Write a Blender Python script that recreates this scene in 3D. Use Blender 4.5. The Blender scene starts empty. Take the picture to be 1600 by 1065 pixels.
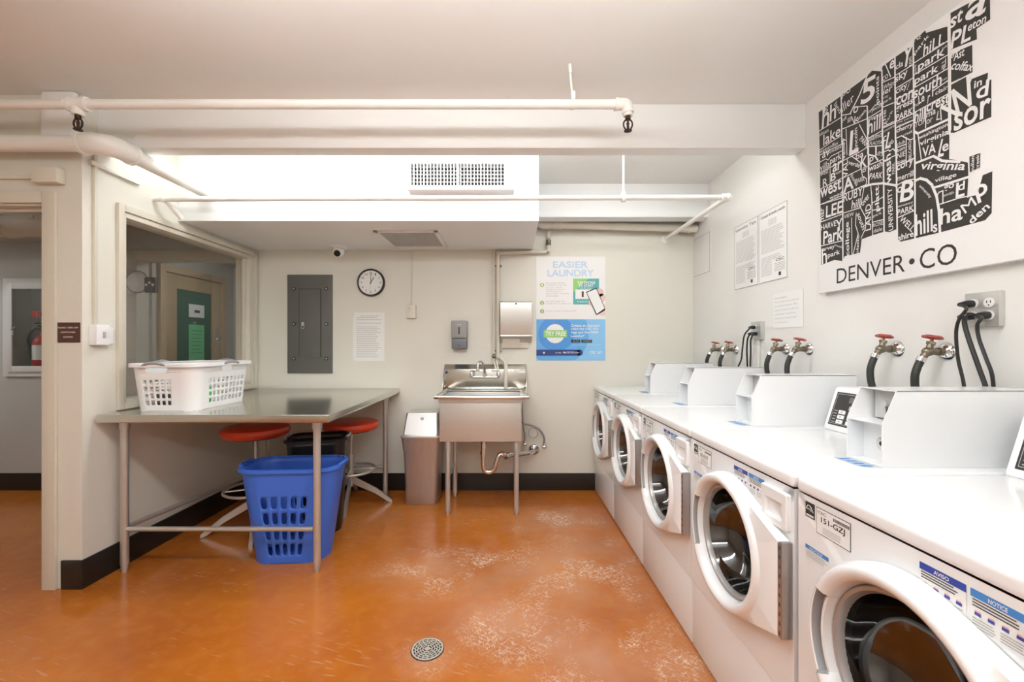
import bpy, bmesh, math, random
from mathutils import Vector, Matrix
PI = math.pi
C = bpy.context.scene.collection
random.seed(7)

# ------------------------------------------------------------------ camera, world, exposure, lamps' strength
F, U0, V0, H = 672.0, 800.0, 540.0, 1.35      # focal length in pixels, principal point, eye height
cam_d = bpy.data.cameras.new('camera'); cam = bpy.data.objects.new('camera', cam_d); C.objects.link(cam)
cam.location = (0, 0, H); cam.rotation_euler = (PI/2, 0, 0)
cam_d.sensor_width = 36; cam_d.lens = 36*F/1600; cam_d.shift_y = 7.5/1600; cam_d.clip_start = .02
sc = bpy.context.scene; sc.camera = cam
w = bpy.data.worlds.new('world'); sc.world = w; w.use_nodes = True
w.node_tree.nodes['Background'].inputs[0].default_value = (.9, .92, 1, 1)
w.node_tree.nodes['Background'].inputs[1].default_value = .1
sc.view_settings.view_transform = 'Standard'; sc.view_settings.look = 'None'
sc.view_settings.gamma = 1; sc.view_settings.use_curve_mapping = False
sc.view_settings.exposure = 0.14
EM_BACK, EM_MAIN, EM_HALLFILL = 16.5, 19.5, 22.0    # radiance of the lamps behind the beam, in the main room, of the unseen fill lamps added in the hall

# ------------------------------------------------------------------ where things stand (metres)
D, CZ = 4.03, 2.745           # back wall, ceiling
XL, XR = -2.392, 1.695        # left and right wall faces
YN = 2.393                    # wall with the doorway
def at(u, v, Y): return Vector(((u-U0)/F*Y, Y, H-(v-V0)/F*Y))
def onfloor(u, v): return at(u, v, H*F/(v-V0))
def onx(u, v, X): return at(u, v, X*F/(u-U0))
def onz(u, v, z): return at(u, v, (H-z)*F/(v-V0))

# ------------------------------------------------------------------ materials
MATS = {}
def mat(name, col, rough=.5, metal=0, emit=None, es=0, noise=0, nscale=8, bump=0, bscale=60, coat=0, spec=None, stretch=None):
    m = bpy.data.materials.new(name); m.use_nodes = True; MATS[name] = m
    nt = m.node_tree; p = nt.nodes['Principled BSDF']
    p.inputs['Base Color'].default_value = (*col, 1); p.inputs['Roughness'].default_value = rough
    p.inputs['Metallic'].default_value = metal
    if coat: p.inputs['Coat Weight'].default_value = coat; p.inputs['Coat Roughness'].default_value = .08
    if spec is not None: p.inputs['Specular IOR Level'].default_value = spec
    if emit: p.inputs['Emission Color'].default_value = (*emit, 1); p.inputs['Emission Strength'].default_value = es
    if noise or bump:
        tc = nt.nodes.new('ShaderNodeTexCoord'); src = tc.outputs['Object']
        if stretch:
            mp = nt.nodes.new('ShaderNodeMapping'); mp.inputs['Scale'].default_value = stretch
            nt.links.new(src, mp.inputs['Vector']); src = mp.outputs[0]
    if noise:
        n = nt.nodes.new('ShaderNodeTexNoise'); n.inputs['Scale'].default_value = nscale; n.inputs['Detail'].default_value = 4
        nt.links.new(src, n.inputs['Vector'])
        r = nt.nodes.new('ShaderNodeMix'); r.data_type = 'RGBA'
        r.inputs[6].default_value = (*[c*(1-noise) for c in col], 1); r.inputs[7].default_value = (*[min(1, c*(1+noise)) for c in col], 1)
        nt.links.new(n.outputs['Fac'], r.inputs[0]); nt.links.new(r.outputs[2], p.inputs['Base Color'])
    if bump:
        n2 = nt.nodes.new('ShaderNodeTexNoise'); n2.inputs['Scale'].default_value = bscale; n2.inputs['Detail'].default_value = 3
        nt.links.new(src, n2.inputs['Vector'])
        b = nt.nodes.new('ShaderNodeBump'); b.inputs['Strength'].default_value = bump; b.inputs['Distance'].default_value = .004
        nt.links.new(n2.outputs['Fac'], b.inputs['Height']); nt.links.new(b.outputs[0], p.inputs['Normal'])
    return m
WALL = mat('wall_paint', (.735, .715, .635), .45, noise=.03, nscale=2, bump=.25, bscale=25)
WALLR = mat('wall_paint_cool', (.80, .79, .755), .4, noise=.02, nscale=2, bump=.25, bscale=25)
HALLW = mat('hall_paint_dim', (.50, .49, .46), .5, noise=.05, nscale=2, bump=.2, bscale=25)  # greyer than the room walls: the hall's weaker light put into the paint
CEIL = mat('ceiling_paint', (.85, .85, .82), .6, noise=.02, nscale=1.5, bump=.3, bscale=12)
SOFF = mat('soffit_paint', (.86, .88, .875), .5, noise=.01, nscale=2, bump=.1, bscale=20)
TRIM = mat('trim_cream', (.66, .62, .52), .35, noise=.03, nscale=5)
BASE = mat('baseboard_rubber', (.018, .015, .013), .35, noise=.2, nscale=6)
PIPEW = mat('pipe_white', (.84, .83, .78), .35, noise=.03, nscale=9)
PIPEC = mat('pipe_cream', (.70, .66, .56), .4, noise=.05, nscale=12)
STEEL = mat('brushed_steel', (.62, .62, .59), .36, .7, noise=.1, nscale=30, stretch=(1, 1, 12))
STEELT = mat('table_steel', (.64, .63, .58), .2, 1, noise=.06, nscale=4)
STEELD = mat('bin_steel', (.50, .46, .44), .3, .75, noise=.16, nscale=12, stretch=(6, 6, .4))
LEG = mat('tube_steel', (.58, .57, .54), .32, .65, noise=.06, nscale=10)
CHROME = mat('chrome', (.75, .75, .75), .08, 1)
WHITE = mat('enamel_white', (.86, .875, .88), .22, coat=.3, noise=.008, nscale=3)
PLW = mat('plastic_white', (.85, .85, .86), .35)
PLG = mat('plastic_grey', (.42, .42, .42), .4)
LGREY = mat('light_grey', (.56, .56, .55), .4)
DGREY = mat('dark_grey', (.10, .10, .10), .45)
PANELG = mat('panel_grey', (.125, .125, .112), .42, noise=.12, nscale=5)
BLACK = mat('black_plastic', (.012, .012, .012), .35)
RUBBER = mat('hose_rubber', (.02, .022, .02), .5)
BRASS = mat('aged_brass', (.22, .19, .14), .4, .8, noise=.3, nscale=40)
BRONZE = mat('sprinkler_bronze', (.035, .016, .008), .45, .3)
REDH = mat('red_handle', (.45, .09, .07), .5, noise=.2, nscale=50)
SEAT = mat('red_vinyl', (.74, .06, .02), .3, coat=.3)
BLUE = mat('blue_plastic', (.05, .16, .68), .35, noise=.03, nscale=6)
BLKB = mat('black_hamper', (.01, .01, .012), .3)
PAPER = mat('paper', (.84, .84, .82), .7)
INK = mat('ink', (.03, .028, .026), .6)
INKG = mat('ink_grey', (.42, .42, .42), .7)
BROWN = mat('sign_brown', (.085, .03, .02), .5)
GREEN = mat('green_plastic', (.10, .80, .22), .5)
GREENP = mat('green_paper', (.22, .66, .33), .7)
WOOD = mat('door_wood', (.50, .38, .25), .45, noise=.12, nscale=5, stretch=(1, 1, .15))
FIRER = mat('fire_red', (.55, .03, .02), .4)
CANV = mat('canvas_white', (.84, .835, .82), .6, bump=.2, bscale=300)
LCD = mat('lcd', (.12, .12, .1), .3)
LEDG = mat('led_green', (.2, .4, .02), .4, emit=(.45, .8, .05), es=.9)
SBL = mat('poster_light_blue', (.48, .66, .86), .5); SKY = mat('poster_sky', (.25, .55, .86), .4)
MIDB = mat('poster_blue', (.07, .30, .72), .4); DKB = mat('poster_navy', (.02, .05, .22), .4)
LIME = mat('poster_lime', (.28, .62, .18), .4); OLIVE = mat('poster_olive', (.36, .50, .14), .5); TEAL = mat('poster_teal', (.10, .42, .42), .4)
SKIN = mat('poster_skin', (.80, .55, .52), .5); PWHITE = mat('print_white', (.86, .86, .85), .5)
NAVY = mat('notice_navy', (.03, .06, .35), .4); NBLUE = mat('notice_blue', (.06, .25, .62), .4)
PINK = mat('notice_pink', (.75, .35, .33), .5)
DRUM = mat('drum_steel', (.30, .26, .23), .3, 1, noise=.2, nscale=20)
def glassmat(name, tint, minr=.04, extra=0):
    m = bpy.data.materials.new(name); m.use_nodes = True; nt = m.node_tree; nt.nodes.clear()
    o = nt.nodes.new('ShaderNodeOutputMaterial'); mx = nt.nodes.new('ShaderNodeMixShader')
    t = nt.nodes.new('ShaderNodeBsdfTransparent'); g = nt.nodes.new('ShaderNodeBsdfGlossy'); lw = nt.nodes.new('ShaderNodeLayerWeight')
    t.inputs[0].default_value = (*tint, 1); g.inputs['Roughness'].default_value = .02; lw.inputs[0].default_value = .5
    pw = nt.nodes.new('ShaderNodeMath'); pw.operation = 'POWER'; pw.inputs[1].default_value = 5; nt.links.new(lw.outputs['Facing'], pw.inputs[0])
    fr = nt.nodes.new('ShaderNodeMath'); fr.operation = 'MULTIPLY_ADD'; fr.inputs[1].default_value = .9; fr.inputs[2].default_value = .07; nt.links.new(pw.outputs[0], fr.inputs[0])
    ad = nt.nodes.new('ShaderNodeMath'); ad.inputs[1].default_value = extra
    nt.links.new(fr.outputs[0], ad.inputs[0]); nt.links.new(ad.outputs[0], mx.inputs[0])
    nt.links.new(t.outputs[0], mx.inputs[1]); nt.links.new(g.outputs[0], mx.inputs[2]); nt.links.new(mx.outputs[0], o.inputs[0])
    return m
GLASS = glassmat('window_glass', (.84, .86, .85))
DOORGL = glassmat('washer_glass', (.15, .12, .10), extra=.05)
def lampmat(name, s):
    m = bpy.data.materials.new(name); m.use_nodes = True; nt = m.node_tree; nt.nodes.clear()
    o = nt.nodes.new('ShaderNodeOutputMaterial'); e = nt.nodes.new('ShaderNodeEmission')
    e.inputs[0].default_value = (.975, .99, 1, 1); e.inputs[1].default_value = s; nt.links.new(e.outputs[0], o.inputs[0]); return m
LBACK, LMAIN, LFILL = lampmat('lamp_back', EM_BACK), lampmat('lamp_main', EM_MAIN), lampmat('lamp_hall_fill', EM_HALLFILL)

def floor_mat():
    m = bpy.data.materials.new('orange_floor_paint'); m.use_nodes = True; nt = m.node_tree; N = nt.nodes.new; L = nt.links.new
    p = nt.nodes['Principled BSDF']; tc = N('ShaderNodeTexCoord')
    def noise(scale, detail=4, rot=0, st=(1, 1, 1), dist=0):
        mp = N('ShaderNodeMapping'); mp.inputs['Scale'].default_value = st; mp.inputs['Rotation'].default_value = (0, 0, rot)
        mr = N('ShaderNodeMapping'); mr.inputs['Rotation'].default_value = (0, 0, rot); L(tc.outputs['Object'], mr.inputs[0])
        mp.inputs['Rotation'].default_value = (0, 0, 0); L(mr.outputs[0], mp.inputs[0])
        n = N('ShaderNodeTexNoise'); n.inputs['Scale'].default_value = scale; n.inputs['Detail'].default_value = detail
        n.inputs['Distortion'].default_value = dist
        L(mp.outputs[0], n.inputs['Vector']); return n.outputs['Fac']
    def ramp(src, a, b):
        r = N('ShaderNodeMapRange'); r.inputs[1].default_value = a; r.inputs[2].default_value = b; L(src, r.inputs[0]); return r.outputs[0]
    def mul(a, b, op='MULTIPLY'):
        x = N('ShaderNodeMath'); x.operation = op
        for i, s in enumerate((a, b)):
            if isinstance(s, (int, float)): x.inputs[i].default_value = s
            else: L(s, x.inputs[i])
        return x.outputs[0]
    def mix(f, a, b):
        x = N('ShaderNodeMix'); x.data_type = 'RGBA'; L(f, x.inputs[0])
        for i, s in ((6, a), (7, b)):
            if isinstance(s, tuple): x.inputs[i].default_value = (*s, 1)
            else: L(s, x.inputs[i])
        return x.outputs[2]
    def blob(cx, cy, rx, ry):
        mp = N('ShaderNodeMapping'); mp.vector_type = 'POINT'; mp.inputs['Location'].default_value = (-cx/rx, -cy/ry, 0)
        mp.inputs['Scale'].default_value = (1/rx, 1/ry, 0); L(tc.outputs['Object'], mp.inputs[0])
        ln = N('ShaderNodeVectorMath'); ln.operation = 'LENGTH'; L(mp.outputs[0], ln.inputs[0])
        return ramp(ln.outputs['Value'], 1.0, .25)
    base = mix(ramp(noise(1.1, 6), .32, .68), (.37, .095, .013), (.53, .170, .019))
    base = mix(mul(ramp(noise(14, 6), .45, .75), .25), base, (.60, .24, .05))
    worn = None
    for b in [(.40, 2.60, .60, .70), (.50, 1.85, .60, .42), (-.25, 2.60, .80, .38), (.1, 2.05, .5, .35), (.35, 3.3, .5, .4), (-.36, 1.87, .17, .17)]:
        bb = blob(*b); worn = bb if worn is None else mul(worn, bb, 'MAXIMUM')
    patch = ramp(noise(3.4, 6), .43, .60)
    s1 = ramp(noise(16, 3, .55, (1, 14, 1), .4), .56, .66); s2 = ramp(noise(18, 3, -.75, (1, 12, 1), .4), .57, .67)
    s3 = ramp(noise(60, 8), .50, .66)
    s4 = ramp(noise(20, 3, 1.3, (1, 14, 1), .3), .57, .66)
    s = mul(mul(s1, s2, 'MAXIMUM'), s4, 'MAXIMUM'); s = mul(s, mul(ramp(noise(40, 3), .35, .6), .3, 'ADD')); s3 = mul(s3, .55)
    s = mul(mul(s, s3, 'MAXIMUM'), mul(worn, patch)); s = mul(s, .95)
    haze = mul(mul(worn, ramp(noise(3, 2), .25, .75)), .22); s = mul(s, haze, 'MAXIMUM')
    faint = mul(mul(ramp(noise(9, 5, .3, (1, 8, 1), .5), .60, .70), ramp(noise(2, 3), .45, .6)), .20)
    s = mul(s, faint, 'MAXIMUM')
    col = mix(s, base, (.80, .70, .58))
    spk = ramp(noise(55, 2), .76, .79); col = mix(mul(spk, .5), col, (.85, .78, .68))
    L(col, p.inputs['Base Color'])
    L(mul(mul(s, .30), .19, 'ADD'), p.inputs['Roughness'])
    bp = N('ShaderNodeBump'); bp.inputs['Strength'].default_value = .25; bp.inputs['Distance'].default_value = .004
    L(noise(3, 3), bp.inputs['Height']); L(bp.outputs[0], p.inputs['Normal'])
    p.inputs['Specular IOR Level'].default_value = .4
    return m
FLOOR = floor_mat()

# ------------------------------------------------------------------ mesh building
TCACHE = {}
def textgeo(s, bold=0.0):
    k = (s, bold)
    if k not in TCACHE:
        cu = bpy.data.curves.new('t', 'FONT'); cu.body = s; cu.offset = bold; cu.resolution_u = 3
        o = bpy.data.objects.new('t', cu); me = bpy.data.meshes.new_from_object(o)
        vs = [Vector((v.co.x, v.co.y)) for v in me.vertices]; fs = [tuple(p.vertices) for p in me.polygons]
        bpy.data.objects.remove(o); bpy.data.curves.remove(cu); bpy.data.meshes.remove(me)
        x0 = min(v.x for v in vs); x1 = max(v.x for v in vs); y0 = min(v.y for v in vs); y1 = max(v.y for v in vs)
        TCACHE[k] = ([((v.x-x0)/max(x1-x0, 1e-6), (v.y-y0)/max(y1-y0, 1e-6)) for v in vs], fs, (x1-x0)/max(y1-y0, 1e-6))
    return TCACHE[k]
def frame(n):
    n = Vector(n).normalized(); a = Vector((0, 0, 1)) if abs(n.z) < .9 else Vector((1, 0, 0))
    x = a.cross(n).normalized(); return x, n.cross(x)
class MB:
    def __init__(s): s.v = []; s.f = []; s.mi = []; s.k = 0
    def add(s, vs, fs, k=None):
        b = len(s.v); s.v += [Vector(v) for v in vs]; s.f += [tuple(b+i for i in f) for f in fs]
        s.mi += [s.k if k is None else k]*len(fs); return s
    def box(s, a, b, bev=0, k=None, rot=None, seg=2):
        lo = [min(a[i], b[i]) for i in range(3)]; hi = [max(a[i], b[i]) for i in range(3)]
        bm = bmesh.new(); bmesh.ops.create_cube(bm, size=1)
        c = Vector([(lo[i]+hi[i])/2 for i in range(3)])
        for v in bm.verts: v.co = Vector([v.co[i]*(hi[i]-lo[i]) for i in range(3)])
        if bev: bmesh.ops.bevel(bm, geom=bm.edges[:], offset=bev, segments=seg, affect='EDGES', profile=.6)
        if rot is not None:
            for v in bm.verts: v.co = rot @ v.co
        for v in bm.verts: v.co += c
        return s.bm(bm, k)
    def bm(s, bm, k=None):
        bm.verts.index_update(); s.add([v.co.copy() for v in bm.verts], [[v.index for v in f.verts] for f in bm.faces], k); bm.free(); return s
    def cyl(s, p, q, r, r2=None, n=20, k=None, cap=True):
        p = Vector(p); q = Vector(q); x, y = frame(q-p); r2 = r if r2 is None else r2
        vs = [p+(x*math.cos(2*PI*i/n)+y*math.sin(2*PI*i/n))*r for i in range(n)]+[q+(x*math.cos(2*PI*i/n)+y*math.sin(2*PI*i/n))*r2 for i in range(n)]
        fs = [(i, (i+1) % n, n+(i+1) % n, n+i) for i in range(n)]
        if cap: fs += [tuple(range(n))[::-1], tuple(range(n, 2*n))]
        return s.add(vs, fs, k)
    def tube(s, pts, r, n=12, k=None, closed=False, smooth=0, cap=True):
        pts = [Vector(p) for p in pts]
        if smooth: pts = catmull(pts, smooth, closed)
        m = len(pts); rs = r if isinstance(r, (list, tuple)) else [r]*m
        if len(rs) != m: rs = [rs[min(len(rs)-1, int(i/(m-1)*(len(rs)-1)+.5))] for i in range(m)]
        t0 = (pts[1]-pts[0]).normalized(); x, y = frame(t0); vs = []
        prev = t0
        for i in range(m):
            if closed: t = (pts[(i+1) % m]-pts[i-1]).normalized()
            else: t = (pts[min(i+1, m-1)]-pts[max(i-1, 0)]).normalized()
            q = prev.rotation_difference(t); x = q @ x; y = q @ y; prev = t
            vs += [pts[i]+(x*math.cos(2*PI*j/n)+y*math.sin(2*PI*j/n))*rs[i] for j in range(n)]
        fs = []
        for i in range(m if closed else m-1):
            a = i*n; b = ((i+1) % m)*n
            fs += [(a+j, a+(j+1) % n, b+(j+1) % n, b+j) for j in range(n)]
        if not closed and cap: fs += [tuple(range(n))[::-1], tuple(range((m-1)*n, m*n))]
        return s.add(vs, fs, k)
    def lathe(s, prof, o, axis=(0, 0, 1), n=32, k=None, cap=False):   # prof: (radius, height along axis)
        o = Vector(o); a = Vector(axis).normalized(); x, y = frame(a); vs = []
        for r, h in prof: vs += [o+a*h+(x*math.cos(2*PI*j/n)+y*math.sin(2*PI*j/n))*max(r, 1e-5) for j in range(n)]
        fs = [(i*n+j, i*n+(j+1) % n, (i+1)*n+(j+1) % n, (i+1)*n+j) for i in range(len(prof)-1) for j in range(n)]
        if cap: fs += [tuple(range(n))[::-1], tuple(range((len(prof)-1)*n, len(prof)*n))]
        return s.add(vs, fs, k)
    def prism(s, poly, d, k=None):      # poly: 3-D points, extruded by vector d
        poly = [Vector(p) for p in poly]; n = len(poly); d = Vector(d)
        return s.add(poly+[p+d for p in poly], [tuple(range(n))[::-1], tuple(range(n, 2*n))]+[(i, (i+1) % n, n+(i+1) % n, n+i) for i in range(n)], k)
    def poly(s, pts, k=None): return s.add(pts, [tuple(range(len(pts)))], k)
    def ball(s, c, r, k=None, n=16, sc=(1, 1, 1)):
        bm = bmesh.new(); bmesh.ops.create_uvsphere(bm, u_segments=n, v_segments=n//2+2, radius=r)
        for v in bm.verts: v.co = Vector([v.co[i]*sc[i] for i in range(3)])+Vector(c)
        return s.bm(bm, k)
    def text(s, t, O, R, U, w=None, h=None, k=None, bold=0.0):
        g, fs, asp = textgeo(t, bold); R = Vector(R).normalized(); U = Vector(U).normalized(); O = Vector(O)
        if w is None: w = h*asp
        if h is None: h = w/asp
        N = R.cross(U)
        b = len(s.v); s.v += [O+R*(x*w)+U*(y*h) for x, y in g]; s.f += [tuple(b+i for i in f) for f in fs]; s.mi += [s.k if k is None else k]*len(fs)
        return s
    def build(s, name, mats, parent=None, off=None, smooth=True, merge=0, ang=38):
        mats = mats if isinstance(mats, (list, tuple)) else [mats]
        if off is None: off = root_off(parent)
        me = bpy.data.meshes.new(name); me.from_pydata([v-off for v in s.v], [], s.f)
        for m in mats: me.materials.append(m)
        me.polygons.foreach_set('material_index', s.mi)
        bm = bmesh.new(); bm.from_mesh(me)
        if merge: bmesh.ops.remove_doubles(bm, verts=bm.verts, dist=merge)
        if s.fixn: bmesh.ops.recalc_face_normals(bm, faces=bm.faces)
        bm.to_mesh(me); bm.free()
        if smooth: me.shade_smooth(); me.set_sharp_from_angle(angle=math.radians(ang))
        o = bpy.data.objects.new(name, me); C.objects.link(o); o.parent = parent
        return o
    fixn = True
def root_off(p):
    o = Vector((0, 0, 0))
    while p is not None: o += p.location; p = p.parent
    return o
def catmull(p, n, closed=False):
    out = []; m = len(p)
    for i in range(m if closed else m-1):
        a = p[i-1] if (closed or i > 0) else p[0]; b = p[i]; c = p[(i+1) % m]; d = p[(i+2) % m] if closed else p[min(i+2, m-1)]
        for j in range(n):
            t = j/n; out.append(.5*((2*b)+(-a+c)*t+(2*a-5*b+4*c-d)*t*t+(-a+3*b-3*c+d)*t**3))
    if not closed: out.append(p[-1])
    return out
def tag(o, label=None, cat=None, group=None, kind=None):
    if label: o['label'] = label
    if cat: o['category'] = cat
    if group: o['group'] = group
    if kind: o['kind'] = kind
    return o
def thing(name, label, cat, loc, group=None, rz=0):
    o = bpy.data.objects.new(name, None); o.empty_display_size = .1; C.objects.link(o); o.location = loc; o.rotation_euler = (0, 0, rz)
    return tag(o, label, cat, group)
def single(mb, name, mats, label, cat, group=None, **kw):   # a thing that is one mesh, origin at the middle of its base
    xs = [v.x for v in mb.v]; ys = [v.y for v in mb.v]; zs = [v.z for v in mb.v]
    off = Vector(((min(xs)+max(xs))/2, (min(ys)+max(ys))/2, min(zs)))
    o = mb.build(name, mats, None, off, **kw); o.location = off; return tag(o, label, cat, group)
def struct(mb, name, mats, **kw): o = mb.build(name, mats, None, Vector((0, 0, 0)), **kw); o['kind'] = 'structure'; return o
KIDS = {}
def dup(root, loc, label=None, rz=None, group=None):
    r = root.copy(); C.objects.link(r); r.location = loc
    if rz is not None: r.rotation_euler = (0, 0, rz)
    if label: r['label'] = label
    if group: r['group'] = group
    def rec(src, dst):
        for ch in list(src.children):
            c = ch.copy(); C.objects.link(c); c.parent = dst; rec(ch, c)
    rec(root, r); return r
X3, Y3, Z3 = Vector((1, 0, 0)), Vector((0, 1, 0)), Vector((0, 0, 1))

# ------------------------------------------------------------------ lamps
def lamp_fixture(label, x0, x1, y, z, wd, m, dp=.075, hang=0):
    cx = (x0+x1)/2; t = thing('ceiling_light', label, 'light', (cx, y, z))
    a = MB(); a.box((x0, y-(wd if not hang else .06)/2, z-.035), (x1, y+(wd if not hang else .06)/2, z), .004)
    if hang:
        for x in (x0+.3, x1-.3): a.cyl((x, y, z), (x, y, CZ), .006); a.build('housing', PLW, t)
    b = MB(); b.box((x0+.03, y-wd/2+.01, z-dp), (x1-.03, y+wd/2-.01, z-.036), .008); b.build('diffuser', m, t)
for i, (x0, x1) in enumerate(((-2.2, -1.05), (-1.0, .15), (.2, 1.35))):
    lamp_fixture(['long ceiling light behind the beam, over the white laundry basket', 'long ceiling light behind the beam, above the air grille', 'long ceiling light behind the beam, nearest the right wall'][i], x0, x1, 2.71, CZ, .09, LBACK)
lamp_fixture('long ceiling light over the middle of the room, in front of the beam', -1.5, .9, 1.0, CZ-.22, .2, LMAIN, .12, .2)
lamp_fixture('long ceiling light at the back of the room behind the camera', -1.5, .9, -1.2, CZ-.22, .2, LMAIN, .12, .2)
lamp_fixture('added unseen fill light in the dim hall beyond the doorway', -6.3, -5.2, 3.0, 2.45, .2, LFILL)  # added out of view to brighten the hall, no known fixture there
lamp_fixture('added unseen fill light in the corridor beyond the window', -2.74, -2.56, 4.35, 2.315, .25, LFILL)  # added behind the window jamb to brighten the corridor

# ------------------------------------------------------------------ the room
YB = -2.6; XA = -3.6
struct(MB().box((-7.2, YB-.1, -.1), (1.8, 5.6, 0)), 'floor', FLOOR, smooth=False)
struct(MB().box((-7.2, YB-.1, CZ), (1.8, D+.12, CZ+.1)), 'ceiling', CEIL, smooth=False)
struct(MB().box((XL-.12, D, 0), (XR, D+.12, CZ)), 'wall_back', WALL, smooth=False)
struct(MB().box((XR, YB, 0), (XR+.12, D+.12, CZ)), 'wall_right', WALLR, smooth=False)
struct(MB().box((XA, YB-.12, 0), (XR, YB, CZ)), 'wall_front', WALL, smooth=False)
WY0, WY1, WZ0, WZ1 = 2.63, 3.92, 1.0, 2.155
m = MB()
m.box((XL-.12, YN, 0), (XL, WY0, CZ)); m.box((XL-.12, WY1, 0), (XL, D, CZ))
m.box((XL-.12, WY0, 0), (XL, WY1, WZ0)); m.box((XL-.12, WY0, WZ1), (XL, WY1, CZ))
struct(m, 'wall_left', WALL, smooth=False)
DX0, DX1, DZ = -3.45, -2.60, 2.14
m = MB(); m.box((DX1, YN, 0), (XL-.12, YN+.12, CZ)); m.box((DX0, YN, DZ), (DX1, YN+.12, CZ)); m.box((XA, YN, 0), (DX0, YN+.12, CZ))
struct(m, 'wall_doorway', WALL, smooth=False)
struct(MB().box((XA-.12, YB, 0), (XA, YN+.12, CZ)), 'wall_far_left', WALL, smooth=False)
# hall beyond
HX = -3.47
nx0, _n, nz0, nz1 = at(8, 0, D).x, 0, at(0, 588, D).z, at(0, 435, D).z; nx1 = nx0+.52; NI = .055; ND = .17
m = MB(); m.box((-7.2, D, 0), (nx0+NI, D+.2, CZ)); m.box((nx1-NI, D, 0), (HX-.1, D+.12, CZ)); m.box((HX-.1, D, 2.18), (XL-.12, D+.12, CZ))
m.box((nx0+NI, D, 0), (nx1-NI, D+.2, nz0+NI)); m.box((nx0+NI, D, nz1-NI), (nx1-NI, D+.2, CZ)); m.box((nx0+NI, D+ND, nz0+NI), (nx1-NI, D+.2, nz1-NI)); m.box((nx1-NI, D+.12, 0), (nx1-NI+.02, D+.2, CZ))
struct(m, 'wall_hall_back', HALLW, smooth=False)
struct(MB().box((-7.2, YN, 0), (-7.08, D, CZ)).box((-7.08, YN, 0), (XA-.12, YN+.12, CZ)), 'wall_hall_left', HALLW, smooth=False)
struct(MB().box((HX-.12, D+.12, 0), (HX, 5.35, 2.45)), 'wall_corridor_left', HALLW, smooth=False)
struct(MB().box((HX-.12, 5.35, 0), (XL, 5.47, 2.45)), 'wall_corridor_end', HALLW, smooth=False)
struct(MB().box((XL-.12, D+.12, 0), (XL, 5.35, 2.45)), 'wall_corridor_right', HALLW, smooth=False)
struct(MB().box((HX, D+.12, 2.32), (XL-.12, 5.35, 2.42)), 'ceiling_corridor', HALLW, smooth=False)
# baseboards
bz = .16
def bb(name, a, b): struct(MB().box(a, b, .003), name, BASE)
bb('baseboard_back', (XL, D-.012, 0), (XR, D, bz)); bb('baseboard_left', (XL, YN-.012, 0), (XL+.012, D-.012, bz))
bb('baseboard_doorway', (-2.50, YN-.012, 0), (XL, YN, bz)); bb('baseboard_right', (XR-.012, YB, 0), (XR, D-.012, bz))
bb('baseboard_hall', (-7.08, D-.012, 0), (HX-.1, D, bz))
# beams and soffit
struct(MB().box((XL, 2.48, 2.49), (XR, 2.58, CZ), .006), 'trim_front_beam', CEIL)
struct(MB().box((.192, 3.70, 2.457), (XR, 3.84, CZ), .006), 'trim_back_beam', SOFF)
SZ, SY, SX = 2.2435, 3.079, .192
struct(MB().box((XL, SY, SZ), (SX, D, CZ), .004), 'trim_soffit', SOFF)
# bulge where the beam meets the wall corner
struct(MB().box((-2.58, YN-.045, 2.47), (XL+.0, YN, CZ), .02), 'trim_beam_end', CEIL)
# window in the left wall
m = MB()
def winring(y0, y1, z0, z1, w, x0, x1, mb, wb=None):
    mb.box((x0, y0, z0), (x1, y0+w, z1), .003); mb.box((x0, y1-w, z0), (x1, y1, z1), .003)
    mb.box((x0, y0+w, z1-w), (x1, y1-w, z1), .003); mb.box((x0, y0+w, z0), (x1, y1-w, z0+(wb or w)), .003)
winring(2.595, 4.015, .962, 2.215, .04, XL, XL+.022, m)
w1 = struct(m, 'window_1', TRIM)
m = MB(); winring(2.625, 3.935, .99, 2.17, .03, XL-.118, XL+.012, m); m.box((XL-.05, 3.895, 1.02), (XL-.02, 3.905, 2.14)); m.build('window_frame', TRIM, w1)
MB().poly([(XL-.06, 2.65, 1.015), (XL-.06, 3.91, 1.015), (XL-.06, 3.91, 2.145), (XL-.06, 2.65, 2.145)]).build('window_pane', GLASS, w1)
# doorway casing
m = MB(); cy = YN-.018
m.box((DX1, cy, 0), (DX1+.075, YN, DZ+.065), .004); m.box((DX0-.075, cy, DZ), (DX1, YN, DZ+.065), .004); m.box((DX0-.075, cy, 0), (DX0, YN, DZ), .004)
m.box((DX1-.012, YN, 0), (DX1, YN+.12, DZ), .002); m.box((DX0, YN, DZ-.012), (DX1-.012, YN+.12, DZ), .002); m.box((DX0, YN+.045, DZ-.03), (DX1-.012, YN+.075, DZ-.012), .002)
m.box((DX1-.026, YN+.045, 0), (DX1-.012, YN+.075, DZ-.012), .002)
struct(m, 'door_1', TRIM)
# corridor opening casing + wooden door with a glass panel
m = MB(); m.box((HX-.13, D-.02, 0), (HX-.03, D+.13, 2.24), .004); m.box((HX-.03, D-.02, 2.15), (XL-.13, D+.13, 2.24), .004)
struct(m, 'door_2', mat('hall_trim', (.58, .55, .48), .45))
m = MB(); dx = HX+.02
m.box((HX, 4.20, 0), (dx+.02, 4.27, 2.16), .003); m.box((HX, 5.10, 0), (dx+.02, 5.17, 2.16), .003); m.box((HX, 4.27, 2.09), (dx+.02, 5.10, 2.16), .003)
d3 = struct(m, 'door_3', WOOD)
m = MB(); m.box((HX, 4.275, .01), (dx, 4.43, 2.085), .002); m.box((HX, 4.94, .01), (dx, 5.095, 2.085), .002); m.box((HX, 4.43, 1.94), (dx, 4.94, 2.085), .002); m.box((HX, 4.43, .01), (dx, 4.94, .3), .002)
m.build('door_leaf', WOOD, d3)
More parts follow.
